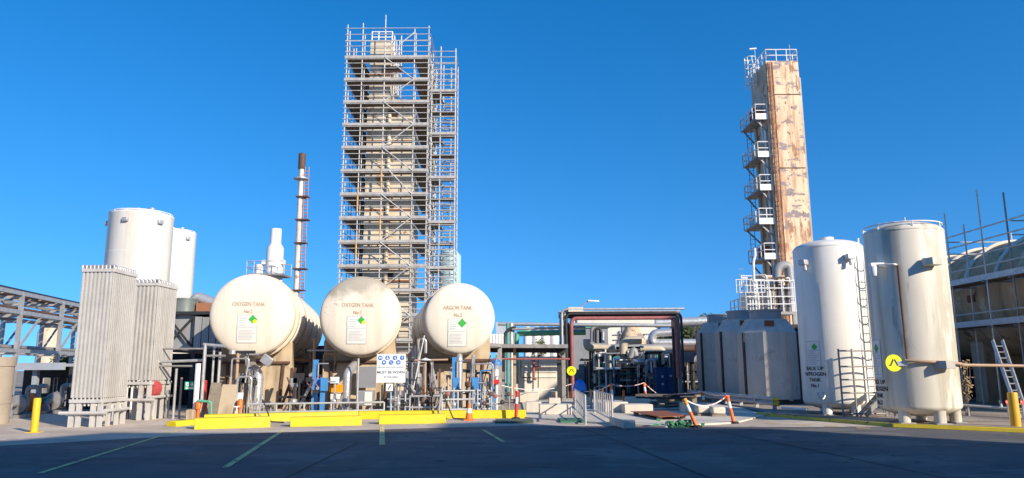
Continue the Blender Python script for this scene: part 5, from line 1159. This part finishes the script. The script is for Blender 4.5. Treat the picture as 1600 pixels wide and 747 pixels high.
a, b = G(1108, 629), G(1219, 643); dd = (b - a).normalized(); nn = Vector((-dd.y, dd.x, 0)); zr = P(1160, 622, (a.y + b.y) / 2).z
wprof = [(0, -.17), (.06, -.12), (.06, -.06), (0, 0), (.06, .06), (.06, .12), (0, .17), (-.02, .17), (.04, .12), (.04, .06), (-.02, 0), (.04, -.06), (.04, -.12), (-.02, -.17)]
for q0, q1, m_, nm in ((a - dd * 3, b - dd * .55, galv, 'beam'), (b - dd * .55, b, bollard_y, 'end_piece')):
    MB().prism(wprof, Vector((q0.x, q0.y, zr)), -nn, (0, 0, 1), q1 - q0).build(nm, m_, grl)
for k in range(7):
    q = a - dd * 2.6 + (b - a + dd * 2.2) * k / 6; MB().bar((q.x, q.y + .08, 0), (q.x, q.y + .08, zr + .15), .14, .1).build('post', galv, grl)
simple('low_pipe', MB().tube(G(1222, 647) + V(0, 0, .22), G(1262, 650) + V(0, 0, .22), .04), white_rail, 'low pale pipe joining guard rail and the first nitrogen tank', 'pipe')

def vtank(name, px, pyleg, wpx, ptop, pbot, m, label, legs):
    g = G(px, pyleg, .05); Y = g.y + .9; c = P(px, 520, Y); c = Vector((c.x, Y, 0)); zc = Y * cp; r = wpx / 2 / F * zc
    zb, zt = P(px, pbot, Y - r).z, P(px, ptop, Y - r * .5).z
    t = T(name, label, 'storage tank', c)
    prof = [(0, zb - .32)] + [(r * math.sin(i * math.pi / 20), zb - .32 * math.cos(i * math.pi / 20)) for i in range(1, 11)]
    zt1 = zt - .34
    prof += [(r, zt1)] + [(r * math.cos(i * math.pi / 20), zt1 + .34 * math.sin(i * math.pi / 20)) for i in range(1, 11)]
    prof[-1] = (0, zt1 + .34)
    MB().lathe(prof, c, (0, 0, 1), 80).build('shell', m, t)
    MB().lathe([(r * .999, zt1 - .03), (r * 1.006, zt1 - .02), (r * 1.006, zt1 + .02), (r * .999, zt1 + .03)], c, (0, 0, 1), 80).build('weld_seam', m, t)
    for an in legs:
        q = c + V(math.sin(R(an)), -math.cos(R(an)), 0) * r * .80
        MB().tube((q.x, q.y, .05), (q.x, q.y, zb + .05), .16, 18).build('leg', m, t)
        MB().span((q.x - .22, q.y - .22, .05), (q.x + .22, q.y + .22, .08)).build('foot_plate', galv_dark, t)
    def fn(phi):
        def f(u, v, off=.007): a = R(phi) + u / r; return c + V(math.sin(a) * (r + off), -math.cos(a) * (r + off), v)
        return f
    return t, c, r, zb, zt1, fn
def tank_marks(t, r, fn, phi, zpl, hpl, wpl, ztxt, size, txt, dm):
    f = fn(phi)
    b = sheet(MB(), -wpl / 2, zpl - hpl / 2, wpl / 2, zpl + hpl / 2, f).build('placard', paper, t)
    e = MB()
    for s in (-1, 1): sheet(e, s * wpl / 2 - .012, zpl - hpl / 2, s * wpl / 2 + .012, zpl + hpl / 2, lambda u, v: f(u, v, .012)); sheet(e, -wpl / 2, zpl + s * hpl / 2 - .012, wpl / 2, zpl + s * hpl / 2 + .012, lambda u, v: f(u, v, .012))
    for j in range(9): sheet(e, -wpl * .42, zpl + hpl * (-.42 + j * .07), wpl * rnd.uniform(.1, .42), zpl + hpl * (-.42 + j * .07) + .025, lambda u, v: f(u, v, .012))
    e.build('border_print', grey_ink, b)
    q = wpl * .22; z_ = zpl + hpl * .28
    MB().add([f(wpl * .15 + x * q, z_ + y * q, .016) for x, y in ((-1, 0), (0, -1), (1, 0), (0, 1))], [(0, 1, 2, 3)]).build('hazard_diamond', dm, b)
    for i, tx in enumerate(txt):
        l = MB(); letters(l, tx, size, lambda u, v: f(u, ztxt - i * size * 1.12 + v, .008), bold=.005); l.build('lettering', ink, t)
t1, n1, r1, zb1, zt1, f1 = vtank('nitrogen_tank', 1303, 649, 105, 372, 628, white, 'white upright back up nitrogen tank number one with black lettering', (-48, 8, 128, 190))
Yf = n1.y - r1
zl = lambda py, px=1268: P(px, py, n1.y - r1 * .7).z
tank_marks(t1, r1, f1, -61, zl(553), zl(533) - zl(573), .56, zl(576), .175, ('BACK UP', 'NITROGEN', 'TANK', 'No.1'), green_s)
for an, dz in ((-62, -.55), (8, -.45)):
    q = f1(an)(0, zt1 + dz, .1); MB().box(q, (.28, .28, .2), rz=R(an)).build('lifting_lug', galv, t1, bev=.03); MB().tube(q + V(0, -.05, -.05), q + V(0.0, -.1, -.3), .06).build('lug_hook', galv, t1)
q = f1(-50)(0, zl(619), .06); MB().path([q + V(-.1, 0, .12), q + V(-.14, -.08, 0), q + V(0, -.1, -.12), q + V(.12, -.06, 0), q + V(.1, 0, .12)], .025, 8).build('valve_loop', galv, t1)
MB().tube(n1 + V(0, 0, zt1 + .3), n1 + V(0, 0, zt1 + .45), .25, 16).build('top_nozzle', white, t1)
MB().bar(f1(95)(0, zt1, .0), f1(95)(0, zt1 + .45, .02), .06, .06).build('top_rail_post', galv, t1)
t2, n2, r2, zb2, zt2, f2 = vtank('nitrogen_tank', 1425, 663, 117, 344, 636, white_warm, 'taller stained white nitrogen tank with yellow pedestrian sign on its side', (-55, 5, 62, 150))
zk = lambda py, px=1424: P(px, py, n2.y - r2).z
tank_marks(t2, r2, f2, -94, zk(560), zk(530) - zk(592), .6, zk(598), .18, ('BACK UP', 'NITROGEN', 'TANK', 'No.2'), green_s)
rl = MB(); n = 28
for k in range(n):
    a0, a1 = 2 * math.pi * k / n, 2 * math.pi * (k + 1) / n
    p0, p1 = n2 + V(math.cos(a0) * r2 * .97, math.sin(a0) * r2 * .97, zt2 + .22), n2 + V(math.cos(a1) * r2 * .97, math.sin(a1) * r2 * .97, zt2 + .22)
    rl.tube(p0, p1, .022, 6)
    if k % 4 == 0: rl.tube(p0 - V(0, 0, .25), p0, .02, 6)
rl.build('rim_rail_frame', white_rail, t2)
bxm = mat('grey_cube_paint', (.45, .43, .40), .6)
for an, py, nm in ((5, 410, 'bracket_box'), (8, 570, 'bracket_box')):
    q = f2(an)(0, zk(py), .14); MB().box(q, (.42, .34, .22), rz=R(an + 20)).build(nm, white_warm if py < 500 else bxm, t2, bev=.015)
cmr = T('dome_camera', 'white dome camera on an arm high on the stained tank', 'camera', f2(-52)(0, zk(414), .3))
q = f2(-40)(0, zk(412), 0.0); e = f2(-66)(0, zk(411), .28)
MB().path([q, f2(-40)(0, zk(412), .2), e + V(0, 0, .02)], .03, 8).build('arm', white_rail, cmr); MB().span(e + V(-.1, -.1, -.02), e + V(.3, .1, .08)).build('junction_box', white_rail, cmr)
MB().lathe([(0, -.34), (.08, -.31), (.11, -.24), (.12, -.14), (.12, -.02), (0, 0)], e, (0, 0, 1), 18).build('dome', sign_white, cmr)
simple('brown_conduit', MB().path([f2(-38)(0, zk(412), .03), f2(-38)(0, zk(566), .03)], .03, 8), steel_brown, 'brown conduit running down the stained tank from the camera', 'pipe')
# tan pipe that wraps the tank and runs off behind the ladder
pts = [f2(a)(0, zk(566) - .0012 * a, .09) for a in range(-40, 80, 8)]; e = P(1640, 570, n2.y - .4); pts += [V(e.x, e.y, pts[-1].z - .05)]
simple('wrap_pipe', MB().rings(pts, .045, 10), tan_pipe, 'tan pipe strapped round the stained tank and running past the ladder', 'pipe')
ps2 = T('pedestrian_sign', 'round yellow pedestrian sign in front of the stained nitrogen tank', 'sign', f2(-42)(0, zk(567), .2))
q = f2(-52)(0, zk(567), .22); ped_sign(ps2, q, .245, q.y, .3)
MB().bar(q + V(.1, .05, -.02), f2(-38)(0, zk(567), .02), .12, .14).build('clamp', sign_white, ps2)
# caged ladder and cage frame between the tanks
al = T('caged_ladder', 'black caged access ladder standing between the two nitrogen tanks', 'ladder', f1(42)(0, .05, .5))
lb, lt = f1(40)(0, .1, .42), f1(40)(0, zl(420), .42); tdir = V(math.cos(R(40)), math.sin(R(40)), 0); ndir = V(math.sin(R(40)), -math.cos(R(40)), 0)
for s in (-.22, .22): MB().tube(lb + tdir * s, lt + tdir * s + V(0, 0, .6), .028, 6).build('stile', galv_dark, al)
fr = MB()
for k in range(int((lt.z - .2) / .3)): fr.tube(lb + tdir * -.22 + V(0, 0, .2 + k * .3), lb + tdir * .22 + V(0, 0, .2 + k * .3), .016, 5)
fr.build('rung_lattice', galv_dark, al)
z = 2.4
while z < lt.z + .5:
    MB().path([V(lb.x, lb.y, z) + tdir * (-.36 * math.cos(a)) + ndir * (.72 * math.sin(a)) for a in [math.pi * i / 10 for i in range(11)]], .02, 5, bend=.01).build('cage_hoop', galv_dark, al); z += .62
for i in range(5): a = math.pi * (i + .5) / 5; MB().tube(V(lb.x, lb.y, 2.4) + tdir * (-.36 * math.cos(a)) + ndir * (.72 * math.sin(a)), V(lb.x, lb.y, lt.z + .4) + tdir * (-.36 * math.cos(a)) + ndir * (.72 * math.sin(a)), .012, 5).build('cage_bar', galv_dark, al)
fm = T('tube_barrier', 'dark open tube frame before the nitrogen tank number one', 'frame', G(1330, 658, .05))
YF = n1.y - r1 - .35
a, b, c_ = P(1318, 650, YF), P(1339, 650, YF), P(1385, 650, YF)
zt_ = P(1318, 545, YF).z
for q in (a, b, c_): MB().tube((q.x, YF, .05), (q.x, YF, zt_ if q is not c_ else zt_), .035, 8).build('upright', galv_dark, fm)
for f in (.06, .36, .55, .74, .97): MB().tube((a.x, YF, zt_ * f), (c_.x, YF, zt_ * f), .028, 8).build('rail', galv_dark, fm)
stp = T('access_steps', 'small grey access steps between the two nitrogen tanks', 'steps', P(1365, 655, YF).xy.to_3d())
x0, x1 = P(1345, 655, YF - .1).x, P(1378, 620, YF - .1).x
for k in range(5):
    f = k / 4; MB().span((x0 + (x1 - x0) * f, YF - .45, .15 + f * .8), (x0 + (x1 - x0) * f + .22, YF + .1 - .15, .19 + f * .8)).build('tread', galv, stp)
for y in (YF - .46, YF - .04): MB().bar((x0, y, .1), (x1 + .2, y, 1.05), .03, .14).build('stringer', galv_dark, stp)
for y in (YF - .46,): MB().tube((x1 + .2, y, .05), (x1 + .2, y, 1.05), .03).build('leg', galv_dark, stp)

# rusty tower
TY = 60.0
xl, xr_ = P(1200, 150, TY).x, P(1251, 150, TY).x; zt_ = P(1225, 95, TY).z; TD = 4.0
rt = T('rusty_tower', 'tall square rusted cream tower with side platforms behind the white tanks', 'tower', ((xl + xr_) / 2, TY + 2, 0))
MB().span((xl, TY, 0), (xr_, TY + TD, zt_)).build('casing', rust_tower, rt)
side_m = mat('tower_side_paint', (.66, .49, .33), .7, var=.15, scale=.7, streak=((.36, .20, .11), .7, 1.2), patch=((.32, .18, .10), .58, 1.0))
MB().span((xl - .05, TY + .05, 0), (xl - .004, TY + TD - .05, zt_ - .05)).build('side_panel', side_m, rt)
MB().span((xr_ + .004, TY + .1, 0), (xr_ + .16, TY + .3, zt_ - 1.5)).build('edge_channel', grey_clad, rt)
for q in (.12, .30, .48): MB().tube((xl + q, TY - .12, 4), (xl + q, TY - .12, zt_ - .2), .05, 6).build('ladder_pipe', rust_plate if q != .3 else tan_pipe, rt)
lad = MB()
for k in range(60): lad.tube((xl + .12, TY - .13, 4 + k * .42), (xl + .48, TY - .13, 4 + k * .42), .025, 4)
lad.build('rung_lattice', rust_plate, rt)
for z in (zt_ - 3.1, zt_ - 9.6): MB().span((xl + .6, TY - .03, z), (xr_ - .05, TY - .004, z + .08)).build('weld_seam', steel_brown, rt)
def railing(par, pts, z, h=1.05, m_=white_rail, step=1.0, r=.045, nm='guard_rail_frame'):
    g = MB()
    for a, b in zip(pts, pts[1:]):
        a, b = Vector((*a, z)), Vector((*b, z)); n = max(1, round((b - a).length / step))
        for q in (h * .5, h): g.tube(a + V(0, 0, q), b + V(0, 0, q), r, 6)
        for k in range(n + 1): q = a + (b - a) * k / n; g.tube(q, q + V(0, 0, h), r, 6)
    return g.build(nm, m_, par)
railing(rt, [(xl + .05, TY + TD), (xl + .05, TY + .05), (xr_ - .05, TY + .05), (xr_ - .05, TY + TD), (xl + .05, TY + TD)], zt_)
# ladder cage head at the top
g = MB(); cx_, cy_ = xl - .6, TY + 2.2
for k in range(8): a = 2 * math.pi * k / 8; g.tube((cx_ + .5 * math.cos(a), cy_ + .5 * math.sin(a), zt_ - 1.6), (cx_ + .5 * math.cos(a), cy_ + .5 * math.sin(a), zt_ + 1.2), .045, 5)
for z in (-1.2, -.4, .4, 1.2): g.path([(cx_ + .5 * math.cos(2 * math.pi * k / 12), cy_ + .5 * math.sin(2 * math.pi * k / 12), zt_ + z) for k in range(13)], .04, 5, bend=.01)
g.build('cage_frame', white_rail, rt)
for px, ptp in ((1179, 78), (1233, 70)): e = P(px, ptp, TY + 1); MB().tube((e.x, e.y, zt_ - .5), e, .03, 5).build('mast', galv, rt)
e = P(1177, 77, TY + 1); MB().bar(e - V(.35, 0, 0), e + V(.25, 0, .05), .2, .1).build('lamp_head', sign_white, rt)
pz = [P(1185, y, TY).z for y in (181, 240, 292, 345, 400)]
for k, z in enumerate(pz):
    x0 = xl - 1.1 - (.25 if k in (3,) else 0); y0, y1 = TY + .2, TY + TD + .3
    pf_ = MB().span((x0, y0, z - .12), (xl - .06, y1, z)).build('platform', galv_dark, rt)
    MB().span((x0 - .03, y0 - .05, z - .25), (xl - .06, y0 - .003, z + .28)).build('kick_plate', white_rail, pf_)
    railing(pf_, [(xl - .1, y0), (x0, y0), (x0, y1), (xl - .1, y1)], z, 1.1, white_rail, .8, .045)
    for y in (y0 + .3, y1 - .4): MB().bar((x0 + .1, y, z - .13), (xl - .06, y, z - 1.3), .1, .12).build('brace', galv_dark, pf_)
    if k < 4:
        g = MB(); yb_ = y1 - .6; xx = x0 + .5
        for q in (-.2, .2): g.tube((xx + q, yb_, pz[k + 1]), (xx + q, yb_, z + 1), .03, 5)
        for i in range(int((z - pz[k + 1]) / .4)): g.tube((xx - .2, yb_, pz[k + 1] + i * .4), (xx + .2, yb_, pz[k + 1] + i * .4), .025, 4)
        g.build('ladder_lattice', galv_dark, rt)
    MB().span((xl - .9, TY + 1.2, z + .1), (xl - .06, TY + 2.6, z + rnd.uniform(.8, 1.5))).build('valve_box', rnd.choice([rust_plate, side_m, cream_rusty]), rt)
    MB().path([(xl - .3, TY + .9, z - 2.2), (xl - .45, TY + .9, z - .6), (xl - .45, TY + .9, z - .15)], .08, 8).build('pipe', rnd.choice([white_rail, tan_pipe, steel_brown]), rt)
MB().tube((xl - .25, TY + .6, 6), (xl - .25, TY + .6, zt_ - 6), .09, 8).build('riser_pipe', white_rail, rt)
MB().tube((xl - .22, TY + 3.1, 6), (xl - .22, TY + 3.1, zt_ - 3.5), .14, 8).build('riser_pipe', cream_rusty, rt)
# white platform and vessels at the tower foot
BY = 54.0
bp_ = T('platform_structure', 'white railed platform with vessels at the foot of the rusty tower', 'platform', P(1195, 640, BY).xy.to_3d())
x0, x1, zz = P(1152, 480, BY).x, P(1243, 480, BY).x, P(1195, 487, BY).z
MB().span((x0 + .6, BY, zz - .2), (x1, BY + 4, zz)).build('deck', galv_dark, bp_)
for x in (x0 + .7, (x0 + x1) / 2, x1 - .1): MB().bar((x, BY + .1, 0), (x, BY + .1, zz - .2), .25, .25).build('leg', galv_dark, bp_)
railing(bp_, [(x0 + .7, BY + 4), (x0 + .7, BY), (x1, BY)], zz, 1.1); railing(bp_, [(P(1183, 470, BY).x, BY), (x1, BY)], P(1200, 462, BY).z, 1.1); railing(bp_, [(P(1176, 470, BY).x, BY + 2.4), (x1, BY + 2.4)], P(1195, 448, BY).z, 1.1, step=.9)
a, b = P(1166, 486, BY + .5), P(1187, 457, BY + .5); MB().span((a.x, BY + .4, a.z), (b.x, BY + 2, b.z)).build('white_tank_box', white, bp_)
g = MB()
for k in range(9): x = x0 + k * .26; g.tube((x, BY, P(1160, 457, BY).z), (x, BY, P(1160, 437, BY).z), .035, 5)
for y in (437, 446, 457): g.tube((x0, BY, P(1160, y, BY).z), (x0 + 2.1, BY, P(1160, y, BY).z), .035, 5)
g.build('screen_grille', white_rail, bp_)
g = MB()
for q in (0, .4): g.tube((x0 + .2 + q, BY - .1, 2), (x0 + .2 + q, BY - .1, P(1155, 440, BY).z), .03, 5)
for k in range(18): g.tube((x0 + .2, BY - .1, 2 + k * .4), (x0 + .6, BY - .1, 2 + k * .4), .02, 4)
g.build('ladder_lattice', galv_dark, bp_)
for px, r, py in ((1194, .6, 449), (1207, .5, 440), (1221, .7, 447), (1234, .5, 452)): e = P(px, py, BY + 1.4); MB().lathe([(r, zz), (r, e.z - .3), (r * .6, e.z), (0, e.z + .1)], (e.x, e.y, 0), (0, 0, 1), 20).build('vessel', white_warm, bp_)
MB().path([P(1214, 446, BY + .6), P(1214, 417, BY + .6), P(1232, 413, BY + .6), P(1236, 470, BY + .6)], .34, 14, bend=.9).build('elbow_duct', grey_clad, bp_)
MB().path([P(1178, 440, BY), P(1177, 408, BY), P(1180, 400, BY), P(1179, 388, BY)], .10, 8).build('vent_pipe', white_rail, bp_)
for k in range(18):
    px = rnd.uniform(1168, 1238); e = P(px, rnd.uniform(425, 445), BY + .3)
    MB().path([(e.x, e.y, zz), e, e + V(rnd.uniform(-.9, .9), 0, 0)], rnd.choice([.05, .08]), 8).build('pipe', rnd.choice([white_rail, white_rail, galv, steel_brown]), bp_)
MB().span((P(1190, 480, BY + 2).x, BY + 2.2, zz), (P(1235, 480, BY + 2).x, BY + 3.8, P(1210, 430, BY + 2).z)).build('equipment_block', side_m, bp_)

# big horizontal tank with scaffold
HX, HY0, HY1 = 0, 25.5, 43.0
s_ = P(1487, 480, 34); RH = 2.55; HX = s_.x + RH + .05; HZ = (P(1487, 545, 34).z + P(1500, 400, 36).z) / 2; HZ = 4.65
ht = T('horizontal_tank', 'huge grimy horizontal tank with cream saddle bands behind scaffold', 'storage tank', (HX, 34, HZ - RH))
MB().lathe([(0, -.7), (RH * .6, -.5), (RH, 0), (RH, HY1 - HY0), (RH * .6, HY1 - HY0 + .5), (0, HY1 - HY0 + .7)], (HX, HY0, HZ), (0, 1, 0), 72).build('shell', tank_grime, ht)
y = HY0 + 1.2
while y < HY1:
    MB().rings([(HX + RH * 1.02 * math.cos(a), y, HZ + RH * 1.02 * math.sin(a)) for a in [math.pi * (.04 + .90 * i / 24) for i in range(25)]], .085, 8).build('saddle_band', cream, ht); y += 2.1
MB().span((HX - RH * .97 - .12, 32.3, HZ - .2), (HX - RH * .97 + .2, 32.8, HZ + .12)).build('rust_patch_plate', rust_plate, ht)
for yy in (27.2, 33.5, 40.0):
    ss_ = simple('tank_saddle', MB().span((HX - 1.7, yy, .05), (HX + 1.7, yy + .9, HZ - RH * .72)), concrete_pier, {27.2: 'nearest beige saddle pier under the grimy horizontal tank', 33.5: 'middle beige saddle pier under the grimy horizontal tank', 40.0: 'far beige saddle pier under the grimy horizontal tank'}[yy], 'tank support', bev=.03)
simple('shade_wall', MB().span((HX + 1.5, 24, .05), (HX + 1.8, 47, 3.6)), steel_dark, 'dark wall added as shade behind the piers of the grimy horizontal tank', 'wall')  # added wall, dark colour imitating the shade under the tank
simple('shade_end_wall', MB().span((n2.x + 2.0, 44.5, .05), (HX + 1.5, 44.8, 4.2)), steel_dark, 'dark end wall added as shade beyond the grimy horizontal tank', 'wall')  # added end wall painting the same shade at the far end
hs_ = T('tube_scaffold', 'low tube scaffold with grey boards along the grimy horizontal tank', 'scaffold', (HX - RH - .8, 32, 0))
xA, xB = HX - RH - 1.0, HX - RH - .2
zb_ = [P(1520, 441, 31).z, P(1520, 509, 31).z]
for i, yy in enumerate((25.0, 26.6, 28.2, 29.8, 32.2, 35.5)):
    for x in ((xA, xB) if i in (1, 4) else (xA,)): MB().tube((x, yy, .05), (x, yy, HZ + RH + (1.7 if i % 2 else 1.2) - (.5 if x == xB else 0)), .036, 8).build('standard', scaf if i != 2 else galv_dark, hs_)
    for z in zb_: MB().tube((xA - .2, yy, z - .12), (xB + .2, yy, z - .12), .03, 6).build('transom', galv_dark, hs_)
for z in zb_:
    MB().span((xA, 24.5, z - .06), (xB, 38, z)).build('board_deck', board, hs_); MB().span((xA - .05, 24.5, z - .04), (xA - .01, 38, z + .2)).build('toe_board', galv, hs_)
for z, x in ((zb_[0] + .55, xA), (zb_[0] + 1.05, xA), (zb_[0] + 1.6, xA), (zb_[0] + 2.1, xA), (zb_[1] + .5, xA), (zb_[0] + 1.4, xB + 2.6), (zb_[0] + 2.0, xB + 2.6)): MB().tube((x - .04, 24.5, z), (x - .04, 39, z), .03, 6).build('ledger', scaf, hs_)
for yy in (28, 33): 
    for z in (1.5, 2.05): MB().tube((xA, yy, zb_[0] + z), (xA + 5.5, yy, zb_[0] + z), .03, 6).build('cross_tube', scaf, hs_)
    MB().tube((xB + 2.6, yy, HZ + RH * .9), (xB + 2.6, yy, zb_[0] + 2.5), .036, 8).build('standard', scaf, hs_)
# ladder leaning by the bollard, small rails
ll = T('extension_ladder', 'aluminium extension ladder leaning behind the thick yellow orange bollard', 'ladder', P(1590, 640, 24.5).xy.to_3d())
for x_, tx in ((1593, 1551), (1606, 1566)):
    bq, tq = P(x_, 648, 23.6), P(tx, 532, 26.6); bq.z = .05
    MB().bar(bq, tq, .05, .11, up=(0, 1, 0)).build('stile', silver, ll)
b0, t0, b1, t1_ = P(1593, 648, 23.6), P(1551, 532, 26.6), P(1606, 648, 23.6), P(1566, 532, 26.6); b0.z = b1.z = .05
for k in range(1, 12): f = k / 12; MB().tube(b0 + (t0 - b0) * f, b1 + (t1_ - b1) * f, .02, 6).build('rung', silver, ll)
pr2 = T('pipe_rail', 'low pale pipe rail between the stained tank and the leaning ladder', 'rail', P(1540, 640, 25).xy.to_3d())
a, b = P(1503, 633, 25.2), P(1600, 640, 24.2); MB().tube(a, b, .045).build('rail', silver, pr2)
for f in (.1, .85): q = a + (b - a) * f; MB().tube((q.x, q.y, .05), q, .03).build('leg', galv, pr2)
MB().bar(P(1566, 638, 24.6), P(1562, 626, 24.6), .05, .05).build('bracket', galv, pr2)
wv = T('valve_stand', 'pair of red handled valves behind the thick yellow orange bollard', 'valve', P(1575, 640, 23.6).xy.to_3d())
for px in (1574, 1597): e = P(px, 629, 23.4); MB().tube((e.x, e.y, .05), e, .03).build('riser', galv, wv); MB().lathe([(.04, -.02), (.08, 0), (.04, .02)], e, (.3, -1, .2), 14).build('hand_wheel', red, wv)
dp = T('dried_plant', 'brown dry leafy plant beside the stained nitrogen tank', 'plant', P(1512, 645, 25.5).xy.to_3d())
r_ = random.Random(7); c = P(1512, 640, 25.6); c.z = .05; st_ = MB(); lf = MB()
for k in range(7):
    e = c + V(r_.uniform(-.22, .22), r_.uniform(-.2, .2), r_.uniform(1.1, 2.0)); st_.rings([c + V(r_.uniform(-.1, .1), 0, 0), (c + e) / 2 + V(r_.uniform(-.1, .1), 0, .1), e], [.015, .012, .006], 5)
    for j in range(16):
        q = c + (e - c) * r_.uniform(.4, 1) + V(r_.uniform(-.1, .1), r_.uniform(-.1, .1), 0); u = V(r_.uniform(-1, 1), r_.uniform(-1, 1), r_.uniform(-1, 1)).normalized() * r_.uniform(.04, .09); v = u.orthogonal().normalized() * .035
        lf.add([q - u, q + v, q + u, q - v], [(0, 1, 2, 3)])
st_.build('stem', timber, dp); lf.build('foliage', mat('dry_leaf', (.33, .23, .13), .8, var=.3, scale=6), dp, smooth=0)
